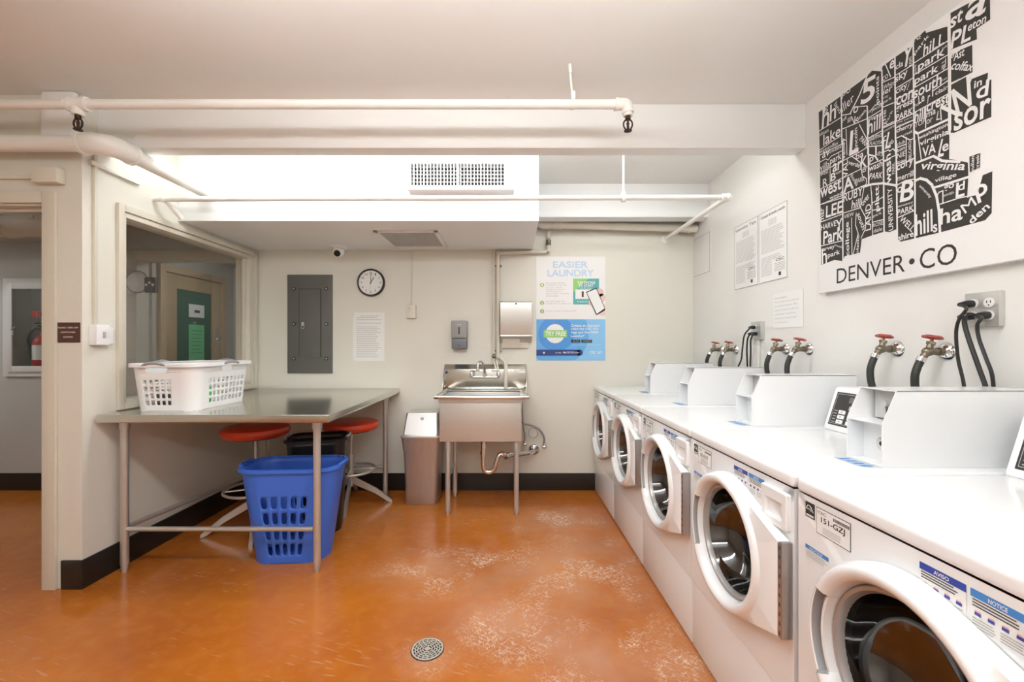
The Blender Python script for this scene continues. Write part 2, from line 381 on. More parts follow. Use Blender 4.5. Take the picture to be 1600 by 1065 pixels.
MB().box((HX+.002, 4.43, .3), (HX+.012, 4.94, 1.94)).build('door_glass', mat('green_glass', (.09, .17, .13), .12), d3)
m = MB(); m.box((dx, 5.0, 1.38), (dx+.006, 5.06, 1.56), .002); m.cyl((dx+.006, 5.03, 1.43), (dx+.05, 5.03, 1.43), .012); m.build('door_handle', CHROME, d3)
m = MB(); m.box((HX+.0125, 4.60, 1.66), (HX+.0145, 4.83, 1.80)); m.box((HX+.0147, 4.68, 1.71), (HX+.015, 4.76, 1.74), k=1)
single(m, 'paper_notice', [PAPER, DGREY], 'white notice on the glass of the wooden corridor door', 'paper')
m = MB(); m.box((HX+.0125, 4.60, 1.16), (HX+.0145, 4.83, 1.58))
for i in range(7): m.box((HX+.0147, 4.63, 1.51-i*.04), (HX+.015, 4.80-.02*(i % 3), 1.515-i*.04), k=1)
single(m, 'paper_notice', [GREENP, DGREY], 'green notice on the glass of the wooden corridor door, below a white one', 'paper')
# round pale disc and small sign on the hall wall, seen through the window
c = at(214, 440, D-.03); t = thing('round_disc', 'pale round disc on the hall wall, seen through the window', 'mirror', (c.x, D-.02, c.z-.1))
MB().lathe([(.002, .03), (.06, .026), (.095, .012), (.1, .0)], (c.x, D-.02, c.z), (0, -1, 0), 40).build('disc_face', mat('pale_disc', (.85, .85, .85), .5), t)
MB().lathe([(.1, -.002), (.106, 0), (.104, .012), (.098, .014)], (c.x, D-.02, c.z), (0, -1, 0), 40).build('rim', PLG, t)
c = at(235, 445, D-.05); m = MB(); m.box((c.x-.05, D-.06, c.z-.07), (c.x+.05, D-.02, c.z+.07), .006, 0)
for a in range(3): m.cyl((c.x-.03+.03*a, D-.062, c.z+.02*(a % 2)), (c.x-.03+.03*a, D-.06, c.z+.02*(a % 2)), .012, k=1)
single(m, 'emergency_light', [DGREY, PAPER], 'small dark emergency light beside the pale round disc in the hall', 'light')

# ------------------------------------------------------------------ pipes overhead
def flange(mb, p, ax, r, t=.01): mb.cyl(p, Vector(p)+Vector(ax)*t, r)
# front sprinkler pipe
py, pz = 2.135, 2.548
t = thing('sprinkler_pipe', 'white sprinkler pipe hanging in front of the ceiling beam, right across the room', 'pipe', (-1.5, py, pz))
xe = at(978, 162, py).x
MB().cyl((XA, py, pz), (xe-.02, py, pz), .0225).build('pipe', PIPEW, t)
m = MB(); m.tube([(xe-.045, py, pz), (xe-.01, py, pz), (xe+.005, py, pz-.012), (xe+.01, py, pz-.045)], .029, 14, smooth=4); m.cyl((xe-.055, py, pz), (xe-.04, py, pz), .031); m.cyl((xe+.01, py, pz-.04), (xe+.01, py, pz-.06), .022)
m.build('elbow', PIPEW, t)
xt = at(122, 165, py).x; m = MB(); m.cyl((xt-.045, py, pz), (xt+.045, py, pz), .031); m.cyl((xt, py, pz), (xt, py, pz-.055), .026); m.cyl((xt-.05, py, pz), (xt-.035, py, pz), .034); m.cyl((xt+.035, py, pz), (xt+.05, py, pz), .034); m.build('tee', PIPEW, t)
xh = at(894, 100, py).x; m = MB(); m.cyl((xh-.012, py, CZ), (xh-.009, py, CZ-.04), .009); m.cyl((xh-.01, py, CZ-.04), (xh, py, pz+.05), .005); m.box((xh-.006, py-.014, pz+.02), (xh+.014, py+.014, pz+.06), .003); m.cyl((xh-.008, py, pz), (xh+.008, py, pz), .0255)
m.build('hanger', PIPEW, t)
def sprinkler(x, y, z, label, scl=1.0):
    t = thing('fire_sprinkler', label, 'sprinkler', (x, y, z-.1*scl), 'bronze sprinkler heads')
    m = MB(); s = scl
    m.cyl((x, y, z), (x, y, z-.02*s), .014*s); 
    for sg in (-1, 1): m.tube([(x+sg*.010*s, y, z-.018*s), (x+sg*.021*s, y, z-.032*s), (x+sg*.022*s, y, z-.052*s), (x+sg*.012*s, y, z-.07*s), (x, y, z-.075*s)], .0045*s, 8, smooth=4)
    m.build('frame_arms', BRONZE, t)
    m = MB(); m.cyl((x, y, z-.02*s), (x, y, z-.072*s), .005*s, .007*s); m.ball((x, y, z-.04*s), .009*s, n=10); m.build('bulb', BRONZE, t)
    m = MB(); m.cyl((x, y, z-.075*s), (x, y, z-.079*s), .02*s); m.cyl((x, y, z-.079*s), (x, y, z-.083*s), .009*s); m.build('deflector', BRONZE, t)
sprinkler(xe+.01, py, pz-.058, 'bronze sprinkler head at the right end of the hanging pipe', .95)
sprinkler(xt, py, pz-.053, 'bronze sprinkler head near the doorway wall, under the left part of the pipe', .95)
# rear sprinkler pipe with elbow to the back wall
ry, rz, rx = 2.87, 2.328, 1.439
t = thing('sprinkler_pipe', 'white pipe running in front of the white soffit and turning back at the right wall', 'pipe', (0, ry, rz))
MB().cyl((XL+.0, ry, rz), (rx, ry, rz+.012), .017).build('pipe', PIPEW, t)
MB().cyl((rx, ry, rz+.012), (rx, D-.01, rz+.022), .017).build('return_pipe', PIPEW, t)
m = MB(); m.ball((rx, ry, rz+.012), .027); m.cyl((rx-.04, ry, rz+.012), (rx, ry, rz+.012), .024); m.cyl((rx, ry, rz+.012), (rx, ry+.05, rz+.012), .024); m.build('elbow', PIPEW, t)
MB().lathe([(.018, -.02), (.022, -.018), (.04, -.004), (.04, 0)], (rx, D, rz+.022), (0, 1, 0), 24).build('wall_flange', PIPEW, t)
m = MB(); m.ball((XL+.07, ry, rz), .024); m.tube([(XL+.07, ry, rz), (XL+.10, ry+.05, rz-.06), (XL+.11, ry+.10, rz-.10)], .014, 10); m.build('elbow', PIPEW, t)
hx = at(974, 300, ry).x; m = MB(); m.cyl((hx, ry, rz+.03), (hx, ry, CZ), .006); m.box((hx-.014, ry-.014, rz+.015), (hx+.014, ry+.014, rz+.045), .004); m.cyl((hx-.011, ry, rz), (hx+.011, ry, rz+.001), .0215); m.build('hanger', PIPEW, t)
# thick insulated pipe
bx, by, bzz, br = -2.153, 2.297, 2.43, .042
t = thing('insulated_pipe', 'thick white insulated pipe above the doorway turning back along the left wall', 'pipe', (bx, by, bzz))
MB().cyl((XA, by, bzz), (bx-.10, by, bzz), br, n=28).build('pipe', PIPEW, t)
MB().cyl((bx, by+.10, bzz), (bx, SY, bzz), br, n=28).build('pipe', PIPEW, t)
m = MB(); m.tube([(bx-.13, by, bzz), (bx-.08, by, bzz), (bx-.03, by+.02, bzz), (bx-.004, by+.06, bzz), (bx, by+.13, bzz)], .055, 24, smooth=5); m.build('elbow_cover', PIPEW, t)
MB().cyl((bx-.145, by, bzz), (bx-.125, by, bzz), .059, n=28).build('collar', PIPEW, t); MB().cyl((bx, by+.125, bzz), (bx, by+.145, bzz), .059, n=28).build('collar', PIPEW, t)
m = MB(); m.box((XL, 2.43, 2.375), (XL+.02, 2.75, 2.40), .003); single(m, 'cable_raceway', PIPEW, 'short white raceway high on the left wall under the thick pipe', 'conduit')
# pipes right of the soffit
qy = 3.93
t = thing('waste_pipe', 'thick cream pipe high on the back wall, right of the soffit', 'pipe', (.9, qy, 2.35))
a = at(850, 350, qy); b = at(1085, 357, qy)
MB().cyl((a.x, qy, a.z), (b.x+.02, qy, b.z), .036, n=24).build('pipe', PIPEC, t)
m = MB(); m.cyl((a.x+.10, qy, a.z-.002), (a.x+.155, qy, a.z-.004), .044, n=24); m.cyl((a.x+.085, qy, a.z-.002), (a.x+.10, qy, a.z-.002), .047, n=24); m.cyl((a.x+.155, qy, a.z-.002), (a.x+.17, qy, a.z-.002), .047, n=24); m.build('coupling', PIPEC, t)
m = MB(); m.tube([(a.x+.06, qy, a.z), (a.x, qy, a.z-.004), (a.x-.05, qy, a.z+.02), (a.x-.07, qy, a.z+.07)], .042, 20, smooth=4); m.build('elbow', PIPEC, t)
m = MB(); m.cyl((b.x-.05, qy, b.z), (b.x-.05, qy, b.z+.16), .006); m.cyl((b.x-.06, qy, b.z), (b.x-.04, qy, b.z), .04, n=20); m.build('hanger', PIPEC, t)
wy = 3.99
def W(u, v, y=wy): return at(u, v, y)
t = thing('drain_pipe', 'cream painted pipe stepping down the back wall to the sink', 'pipe', (.0, wy, 1.2))
p = [W(857, 362), W(857, 388), W(856, 391), W(852, 393), W(784, 395), W(780, 396), W(778, 400), W(778, 552), W(780, 557), W(783, 560), W(789, 562), W(791, 566), W(791, 606)]
sy = 3.93
p[-1] = W(790.5, 607, sy); p[-2] = W(790.5, 568, sy); p[-3] = W(789, 564, 3.95)
MB().tube(p, .0175, 14).build('pipe', PIPEC, t)
for u, v, y in ((857, 391, wy), (779, 396, wy), (778, 556, wy)):
    q = W(u, v, y); MB().ball(q, .025).build('elbow', PIPEC, t)
q = W(857, 378); m = MB(); m.cyl(q-Z3*.03, q+Z3*.02, .023); m.cyl(q, q-Y3*.045, .008); m.box(q-Y3*.06-Vector((.006, 0, .03)), q-Y3*.045+Vector((.006, 0, .03)), .003); m.build('valve', BRASS, t)
for v in (415, 548):
    q = W(778, v); m = MB(); m.box(q+Vector((-.035, .0, -.008)), q+Vector((.035, .035, .008)), .003); m.build('strap', BRASS, t)
t = thing('supply_pipe', 'pair of thin cream supply pipes dropping from the soffit to the faucet', 'pipe', (-.16, wy, 1.2))
a = W(771.5, 391); b = W(771.5, 566); MB().tube([(a.x, wy, SZ), b, W(776, 578, 3.97)], .0085, 10).build('pipe', PIPEC, t)
a = W(774.5, 391, 4.01); MB().tube([(a.x, 4.01, SZ), (a.x, 4.01, 1.27), W(779, 580, 3.97)], .0085, 10).build('pipe', PIPEC, t)
q = W(772, 556); m = MB(); m.cyl(q-Z3*.02, q+Z3*.02, .014); m.cyl(q, q-Y3*.03, .006); m.box(q+Vector((-.02, -.036, -.005)), q+Vector((.02, -.03, .005)), .002); m.build('valve', BRASS, t)

# ------------------------------------------------------------------ air grilles and camera on the soffit
gy = 2.985
g0 = at(636, 296, gy); g1 = at(803, 245, gy)
t = thing('air_grille', 'white slatted air grille box on the front of the soffit', 'vent', ((g0.x+g1.x)/2, SY, g0.z))
zt = 2.66; gi0 = at(641, 290, gy); gi1 = at(788, 255, gy); gm = at(715, 255, gy).x
m = MB()
m.box((g0.x, gy, g0.z), (g1.x, SY, gi0.z), .003); m.box((g0.x, gy, gi1.z), (g1.x, SY, zt), .003)
m.box((g0.x, gy, gi0.z), (gi0.x, SY, gi1.z)); m.box((gi1.x, gy, gi0.z), (g1.x, SY, gi1.z)); m.box((gm-.008, gy, gi0.z), (gm+.008, SY-.03, gi1.z))
m.box((g1.x-.055, gy-.006, g0.z+.02), (g1.x-.012, gy, g0.z+.17), .003); m.cyl((g1.x-.02, gy-.012, g0.z+.03), (g1.x-.02, gy-.001, g0.z+.03), .008)
m.build('box_frame', PLW, t)
MB().box((gi0.x, SY-.012, gi0.z), (gi1.x, SY-.002, gi1.z)).build('backing', BLACK, t)  # black sheet: the shade behind the slats put into its colour
m = MB(); n = 28
for i in range(n+1):
    x = gi0.x+(gi1.x-gi0.x)*i/n
    m.box((x-.0028, gy+.004, gi0.z), (x+.0028, gy+.02, gi1.z))
tag(m.build('vertical_slats', PLW, t))
m = MB()
for i in range(6):
    z = gi0.z+(gi1.z-gi0.z)*(i+.5)/6; m.box((gi0.x, gy+.03, z-.0035), (gi1.x, gy+.045, z+.0035))
m.build('horizontal_slats', PLG, t)  # greyed, so the shade in the gaps is in their colour
v = [onz(580, 359.5, SZ), onz(682, 358, SZ), onz(695, 386, SZ), onz(610, 386, SZ)]
vx0, vx1, vy0, vy1 = -1.075, -.575, v[0].y, 3.86
t = thing('ceiling_register', 'square slatted register on the underside of the soffit', 'vent', ((vx0+vx1)/2, (vy0+vy1)/2, SZ-.012))
m = MB(); z0 = SZ-.012; w_ = .035
m.box((vx0, vy0, z0), (vx1, vy0+w_, SZ), .003); m.box((vx0, vy1-w_, z0), (vx1, vy1, SZ), .003); m.box((vx0, vy0, z0), (vx0+w_, vy1, SZ), .003); m.box((vx1-w_, vy0, z0), (vx1, vy1, SZ), .003)
m.build('frame', PLW, t)
MB().box((vx0+.02, vy0+.02, SZ-.003), (vx1-.02, vy1-.02, SZ-.001)).build('backing', DGREY, t)
m = MB()
for i in range(26):
    x = vx0+w_+(vx1-vx0-2*w_)*(i+.5)/26; m.box((x-.0045, vy0+w_, SZ-.011), (x+.0045, vy1-w_, SZ-.004))
m.build('fine_slats', LGREY, t)
m = MB()
for i in range(12):
    y = vy0+w_+(vy1-vy0-2*w_)*(i+.5)/12; m.box((vx0+w_, y-.006, SZ-.008), (vx1-w_, y+.006, SZ-.004))
m.build('cross_slats', LGREY, t)
c = Vector(((530-U0)/F*3.84, 3.84, SZ)); t = thing('security_camera', 'white dome security camera under the soffit by the back wall', 'camera', (c.x, c.y, SZ-.1))
MB().lathe([(.0, 0), (.068, 0), (.07, -.012), (.062, -.03), (.045, -.038), (0, -.038)], c, (0, 0, 1), 32).build('mount', PLW, t)
MB().ball(c+Vector((0, -.01, -.055)), .048, n=24).build('housing', PLW, t)
m = MB(); d = Vector((0, -.75, -.5)).normalized(); o = c+Vector((0, -.01, -.055)); m.cyl(o+d*.035, o+d*.052, .03, .026); m.build('lens', BLACK, t)

# ------------------------------------------------------------------ on the back wall
def bw(u0, v0, u1, v1, y): a = at(u0, v1, y); b = at(u1, v0, y); return a.x, b.x, a.z, b.z     # x0,x1,z0,z1
x0, x1, z0, z1 = bw(449, 429, 519, 583, D-.015)
t = thing('electrical_panel', 'dark grey electrical panel set in the back wall above the table', 'panel', ((x0+x1)/2, D, z0))
m = MB(); m.box((x0, D-.016, z0), (x1, D, z1), .003)
m.build('cover', PANELG, t)
a0, a1, b0, b1 = bw(467, 451, 501, 558, D-.02)
m = MB(); m.box((a0+.003, D-.021, b0+.003), (a1-.003, D-.0165, b1-.003), .002); m.build('panel_door', PANELG, t)
m = MB(); m.box((a0-.002, D-.0168, b0), (a0+.003, D-.0158, b1)); m.box((a1-.003, D-.0168, b0), (a1+.003, D-.0158, b1)); m.box((a0, D-.0168, b1-.003), (a1, D-.0158, b1+.002)); m.build('door_gap', BLACK, t)
q = at(473, 508, D-.03); m = MB(); m.box((q.x-.014, D-.03, q.z-.032), (q.x+.014, D-.021, q.z+.032), .004); m.box((q.x-.006, D-.032, q.z-.022), (q.x+.006, D-.03, q.z-.006), k=1); m.build('latch', [CHROME, BLACK], t)
for u in (459, 510):
    for v in (451, 506, 560):
        q = at(u, v, D-.02); m = MB(); m.cyl((q.x, D-.022, q.z), (q.x, D-.016, q.z), .016, n=20); m.cyl((q.x, D-.024, q.z), (q.x, D-.022, q.z), .008, n=12, k=1); m.build('screw', [BLACK, PLG], t)
# clock
q = at(579, 441, D-.03); t = thing('wall_clock', 'round black-rimmed wall clock on the back wall', 'clock', (q.x, D, q.z-.125))
MB().lathe([(.112, -.028), (.116, -.038), (.124, -.04), (.128, -.03), (.128, 0), (0, 0)], (q.x, D, q.z), (0, 1, 0), 56).build('rim', BLACK, t)
MB().lathe([(0, -.022), (.114, -.022)], (q.x, D, q.z), (0, 1, 0), 56).build('dial', PAPER, t)
m = MB()
for h in range(1, 13):
    a = PI/2-h*PI/6; s = str(h); hh = .019; ww = .011*len(s); cx = q.x+.087*math.cos(a); cz = q.z+.087*math.sin(a)
    m.text(s, (cx-ww/2, D-.0225, cz-hh/2), X3, Z3, ww, hh, bold=.01)
for h in range(60):
    a = h*PI/30; r = .104; m.box((q.x+r*math.cos(a)-.0009, D-.0226, q.z+r*math.sin(a)-.0009), (q.x+r*math.cos(a)+.0009, D-.0224, q.z+r*math.sin(a)+.0009))
m.build('numerals', INK, t, smooth=False)
def hand(ang, ln, wd, name, mt, dy):
    a = PI/2-math.radians(ang); d = Vector((math.cos(a), 0, math.sin(a))); n_ = Vector((-d.z, 0, d.x)); o = Vector((q.x, D-dy, q.z))
    MB().prism([o-d*.015+n_*wd, o-d*.015-n_*wd, o+d*ln-n_*wd*.5, o+d*ln+n_*wd*.5], (0, -.0015, 0)).build(name, mt, t)
hand(32, .062, .004, 'hour_hand', INK, .024); hand(1, .088, .0028, 'minute_hand', INK, .026); hand(188, .09, .001, 'second_hand', PLG, .028)
# posted pages
def page(mb, O, R, U, wd, ht, lines, k=1, l0=.08, title=None, margin=.08, th=.28, seedv=1):
    rnd = random.Random(seedv); N = R.cross(U)
    top = 1-margin
    if title: mb.text(title, O+R*(wd*.5-wd*.3)+U*(ht*(top-.035))+N*.0012, R, U, wd*.6, ht*.028, k=k); top -= .06
    for i in range(lines):
        z = ht*(top-(top-margin)*i/lines); ln = wd*(1-2*l0)*(.75+.25*rnd.random())
        if rnd.random() < .14: continue
        h = ht*(top-margin)/lines*th; x = wd*l0
        while x < wd*l0+ln:
            wl = wd*(.03+.07*rnd.random()); wl = min(wl, wd*l0+ln-x)
            mb.poly([O+R*x+U*z+N*.0012, O+R*(x+wl)+U*z+N*.0012, O+R*(x+wl)+U*(z+h)+N*.0012, O+R*x+U*(z+h)+N*.0012], k); x += wl+wd*.012
x0, x1, z0, z1 = bw(553.5, 488, 601, 564.5, D-.004)
m = MB(); a = bw(551.5, 496, 560, 563, D-.002); m.box((a[0], D-.002, a[2]), (x1-.03, D-.0005, a[3]+.0)); 
m.box((x0, D-.0045, z0), (x1, D-.003, z1)); page(m, Vector((x0, D-.0045, z0)), X3, Z3, x1-x0, z1-z0, 22, title='RULES OF THE LAUNDRY ROOM', seedv=3, margin=.05)
single(m, 'posted_page', [PAPER, INKG], 'tall white sheet of printed rules on the back wall below the clock', 'paper', smooth=False)
# small beige box with conduit
x0, x1, z0, z1 = bw(634.5, 476, 649, 497, D-.045)
t = thing('wall_box', 'small beige box with a thin conduit rising to the soffit', 'switch', ((x0+x1)/2, D, z0))
m = MB(); m.box((x0, D-.045, z0), (x1, D, z1), .004); m.build('cover', PIPEC, t)
xc = (x0+x1)/2; zc = (z0+z1)/2; MB().lathe([(.018, 0), (.02, -.004), (.012, -.008), (0, -.008)], (xc, D-.045, zc+.02), (0, 1, 0), 20).build('knob', PIPEC, t)
MB().cyl((xc, D-.012, z1-.01), (xc, D-.012, SZ), .0065).build('conduit', WALL, t)
# soap dispenser
x0, x1, z0, z1 = bw(705, 500.5, 729.5, 545, D-.09)
t = thing('soap_dispenser', 'grey soap dispenser on the wall above the sink', 'dispenser', ((x0+x1)/2, D, z0))
zm = z0+(z1-z0)*.37
MB().box((x0, D-.09, zm+.001), (x1, D, z1), .012, seg=3).build('cover', mat('dispenser_grey', (.30, .30, .29), .4), t)
MB().box((x0+.002, D-.088, z0), (x1-.002, D, zm), .012, seg=3).build('base', mat('dispenser_dark', (.17, .18, .20), .4), t)
xc = (x0+x1)/2; MB().box((xc-.006, D-.092, zm+.04), (xc+.006, D-.089, zm+.105), .002).build('level_window', BLACK, t)
m = MB(); m.text('soap', (xc-.02, D-.0905, z1-.045), X3, Z3, .04, .010); m.build('lettering', PAPER, t, smooth=False)
MB().cyl((xc, D-.091, z0+.03), (xc, D-.087, z0+.03), .011).build('push_mark', DGREY, t)
# towel dispenser
yf = D-.11; x0, x1, z0, z1 = bw(781.8, 470.5, 831, 535, yf)
t = thing('paper_towel_dispenser', 'steel paper towel dispenser beside the blue and white poster', 'dispenser', ((x0+x1)/2, D, z0))
m = MB(); zb = z0+.055
m.prism([(x0, yf+.008, zb), (x0, yf, zb+.02), (x0, yf, z1-.01), (x0, yf+.01, z1), (x0, D-.025, z1), (x0, D-.025, z0+.0)], (x1-x0, 0, 0)); m.build('cabinet', STEEL, t)
m = MB(); m.box((x0-.002, yf-.003, zb-.002), (x1+.002, yf+.01, zb+.014), .003); m.build('lip', STEEL, t)
MB().cyl(((x0+x1)/2, yf-.004, z1-.022), ((x0+x1)/2, yf, z1-.022), .009).build('lock', DGREY, t)
m = MB(); m.box((x0+.01, D-.025, z0-.05), (x1-.03, D, z0+.1), .003); m.prism([(x0+.02, D-.08, zb-.005), (x0+.02, D-.03, z0+.02), (x0+.02, D-.03, z0-.045), (x0+.02, D-.035, z0-.05)], (.16, 0, 0)); m.build('mount', PIPEC, t)
# big poster
x0, x1, z0, z1 = bw(838, 400.5, 946, 563, D-.003)
t = thing('laundry_poster', 'blue and white poster headed EASIER LAUNDRY on the back wall', 'poster', ((x0+x1)/2, D, z0))
MB().box((x0, D-.003, z0), (x1, D-.0008, z1)).build('sheet', mat('poster_sheet', (.84, .84, .83), .35), t)
def PP(u, v, l=0): a = at(u, v, D-.0032-.0005*l); return a
def rect(mb, u0, v0, u1, v1, l, k): mb.poly([PP(u0, v1, l), PP(u1, v1, l), PP(u1, v0, l), PP(u0, v0, l)], k)
def disc(mb, u, v, r, l, k, n=40, wob=0, clip=None):
    pts = []
    for i in range(n):
        a = -2*PI*i/n; rr = r*(1+(wob if i % 2 else 0)); uu, vv = u+rr*math.cos(a), v+rr*math.sin(a)
        if clip: uu = min(max(uu, clip[0]), clip[2]); vv = min(max(vv, clip[1]), clip[3])
        pts.append(PP(uu, vv, l))
    mb.poly(pts, k)
def ptext(mb, s, u0, v0, u1, v1, l, k, bold=.012): # bbox u0..u1, top v0 .. bottom v1
    a = PP(u0, v1, l); b = PP(u1, v0, l); mb.text(s, a, X3, Z3, b.x-a.x, b.z-a.z, k=k, bold=bold)
pm = [SBL, SKY, MIDB, LIME, TEAL, DKB, PWHITE, SKIN, OLIVE, INKG, INK, BLACK]
m = MB()
m.k = 0
rect(m, 838, 498.5, 946, 563, 1, 1); disc(m, 870, 521, 50, 2, 2 if False else 12, 60, clip=(838.2, 498.7, 946, 562.8)); disc(m, 869, 521, 28, 3, 2, 48, clip=(838.2, 498.7, 946, 562.8))
rect(m, 838, 546, 906, 555.5, 4, 5); disc(m, 906, 550.75, 4.75, 4, 5, 24)
rect(m, 895.5, 435, 936, 475.5, 1, 4); m.poly([PP(895.5, 457, 2), PP(920, 435, 2), PP(895.5, 435, 2)], 3)
rect(m, 899, 452, 934, 467, 3, 6)
tag(m.build('colour_blocks', pm+[mat('poster_mid', (.13, .42, .80), .4)], t, smooth=False))
m = MB(); disc(m, 867.5, 521, 14.5, 5, 6, 48, .06); rect(m, 849.5, 515.5, 886, 527, 6, 3); m.build('seal', pm, t, smooth=False)
m = MB()
for i, (a, b, c_, d_) in enumerate([(930, 452, 944, 462), (934, 460, 946, 470), (920, 466, 932, 478)]): disc(m, (a+c_)/2, (b+d_)/2, 6.5, 4, 7, 20, clip=(838, 400, 945.8, 498))
disc(m, 942, 484, 9, 4, 7, 20, clip=(838, 400, 945.8, 497))
m.build('hand_picture', pm, t, smooth=False)
m = MB(); ph = [(915.5, 456), (932, 449), (945.6, 482), (945, 485), (933, 492), (931, 491)]
m.poly([PP(u, v, 6) for u, v in ph][::-1], 10)
phi = [(917, 457), (931.5, 451), (944.6, 481.5), (932.5, 490.2)]
m.poly([PP(u, v, 7) for u, v in phi][::-1], 6)
m.build('phone_picture', pm, t, smooth=False)
m = MB()
ptext(m, 'EASIER', 864, 408, 919, 418.5, 1, 0, .02); ptext(m, 'LAUNDRY', 855.5, 421, 928, 432, 1, 0, .02)
m.build('heading', pm, t, smooth=False); m = MB()
ptext(m, 'TAP PHONE', 902, 439, 930, 443.5, 4, 6); ptext(m, 'TO START', 904, 444, 927, 448, 4, 6); ptext(m, 'in the CSC GO app', 906, 449, 924, 451, 4, 6)
ptext(m, '1', 909, 455, 912, 464, 4, 10, .03); ptext(m, 'for devices here', 902, 470, 918, 472, 4, 6)
m.build('picture_text', pm, t, smooth=False); m = MB()
for n_, v in ((1, 445), (2, 473), (3, 486)):
    m2 = MB(); disc(m2, 847, v, 3.3, 1, 8, 24); ptext(m2, str(n_), 846, v-2, 848, v+2, 2, 6); m2.build('bullet', pm, t, smooth=False)
body = [('Download the CSC GO', 441), ('mobile phone app with', 444.3), ('your NFC-capable', 447.6), ('smartphone, tap the', 450.9), ('machine tag and', 454.2), ('your phone is connected', 457.5), ('to the washer', 460.8),
        ('Pay with Apple Pay,', 469.5), ('Google Pay or credit card', 473), ('Load the washer and press START', 484.6)]
for grp in (body[:7], body[7:9], body[9:]):
    m = MB()
    for s_, v in grp: ptext(m, s_, 853, v, 853+1.55*len(s_), v+2.3, 1, 9, 0)
    m.build('instruction_text', pm, t, smooth=False)
m = MB()
ptext(m, 'TRY FREE', 852, 517.5, 884, 524.5, 8, 6, .02)
m.build('seal_text', pm, t, smooth=False); m = MB()
for i, s_ in enumerate(('Create an Account', 'Using the CSC GO', 'App and Get FREE', 'Laundry*')): ptext(m, s_, 892, 506+i*5.6, 892+2.68*len(s_), 510.4+i*5.6, 8, 6, .02)
m2 = MB(); rect(m2, 892.5, 530.5, 906.5, 534.8, 8, 11); ptext(m2, 'App Store', 895, 531.8, 905, 533.7, 9, 6, 0); m2.build('badge', pm, t, smooth=False)
m2 = MB(); rect(m2, 908.5, 530.5, 925, 534.8, 8, 11); ptext(m2, 'Google Play', 911, 531.8, 923.5, 533.7, 9, 6, 0); m2.build('badge', pm, t, smooth=False)
rect(m, 893, 538.7, 940, 539, 8, 6)
m.build('offer_text', pm, t, smooth=False); m = MB()
ptext(m, 'or visit', 868, 549.5, 877, 552, 8, 6, 0); ptext(m, 'MyCSCGO.com', 880, 549, 905, 552.6, 8, 6, .015); ptext(m, 'CSC GO', 922, 548, 941, 552.5, 8, 6, .02)
disc(m, 850, 551, 1.6, 8, 6, 12)
m.build('footer_text', pm, t, smooth=False)

# ------------------------------------------------------------------ doorway wall: sign, switch, door contact
x0, x1, z0, z1 = bw(88.5, 503.5, 125, 535, YN-.003)
t = thing('wall_sign', 'small brown sign with white lettering beside the doorway', 'sign', ((x0+x1)/2, YN, z0))
MB().box((x0, YN-.004, z0), (x1, YN-.0005, z1)).build('plate', BROWN, t)
m = MB()
for i, (s_, k_) in enumerate((('PLEASE TURN OFF', .86), ('LIGHTS WHEN', .62), ('LEAVING', .40))):
    wd = (x1-x0)*k_; m.text(s_, ((x0+x1-wd)/2, YN-.0045, z1-(z1-z0)*(.27+.23*i)-.003), X3, Z3, wd, .0085, bold=.01)
m.build('lettering', PAPER, t, smooth=False)
yy = 2.475; zc = at(145, 523, yy).z
t = thing('light_switch', 'white light switch box on the left wall near the doorway corner', 'switch', (XL, yy, zc-.06))
MB().box((XL, yy-.045, zc-.058), (XL+.045, yy+.035, zc+.058), .004).build('box', PLW, t)
m = MB(); m.box((XL+.045, yy-.008, zc-.018), (XL+.052, yy+.004, zc+.018), .001); m.build('toggle', PLG, t)
m = MB(); m.box((XL+.002, yy+.037, zc-.05), (XL+.03, yy+.075, zc+.045), .003); m.build('side_box', PLW, t)
MB().box((XL, yy-.026, zc+.058), (XL+.016, yy-.006, 2.49), .002).build('raceway', TRIM, t)
x0, x1, z0, z1 = bw(47.5, 260, 88, 284, YN-.05)
t = thing('door_contact', 'cream box with a raceway above the doorway', 'alarm box', ((x0+x1)/2, YN, z0))
MB().box((x0, YN-.05, z0), (x1, YN, z1), .006).build('box', PIPEC, t)
MB().box((DX0, YN-.02, (z0+z1)/2-.012), (x0, YN, (z0+z1)/2+.012), .003).build('raceway', PIPEC, t)
# hall: cabinet with extinguisher, big duct
cy0 = D
x0, x1, z0, z1 = nx0, nx1, nz0, nz1
t = thing('extinguisher_cabinet', 'white framed fire extinguisher cabinet in the hall beyond the doorway', 'cabinet', ((x0+x1)/2, D, z0))
m = MB()
def ring(mb, x0, x1, z0, z1, w, y0, y1, k=0):
    mb.box((x0, y0, z0), (x0+w, y1, z1), .003, k); mb.box((x1-w, y0, z0), (x1, y1, z1), .003, k); mb.box((x0+w, y0, z0), (x1-w, y1, z0+w), .003, k); mb.box((x0+w, y0, z1-w), (x1-w, y1, z1), .003, k)
ring(m, x0, x1, z0, z1, .053, D-.02, D); m.build('frame', mat('cabinet_white', (.7, .7, .68), .4), t)
m = MB(); ring(m, x0+.045, x1-.045, z0+.045, z1-.045, .055, D-.035, D-.021); m.build('cabinet_door', MATS['cabinet_white'], t)
MB().poly([(x0+.10, D-.028, z0+.10), (x1-.10, D-.028, z0+.10), (x1-.10, D-.028, z1-.10), (x0+.10, D-.028, z1-.10)]).build('glass', GLASS, t)
q = at(18, 515, D-.05); m = MB(); m.box((q.x-.008, D-.045, q.z-.05), (q.x+.008, D-.035, q.z+.01), .003); m.cyl((q.x, D-.055, q.z), (q.x+.03, D-.045, q.z+.03), .005); m.build('handle', PLG, t)
m = MB(); a = at(49, 496, D-.031); m.text('FIRE', (a.x, D-.0315, a.z), X3, Z3, .17, .058, bold=.02); m.build('lettering', FIRER, t, smooth=False)
xq = at(66, 560, D+.09).x; yq = D+.09
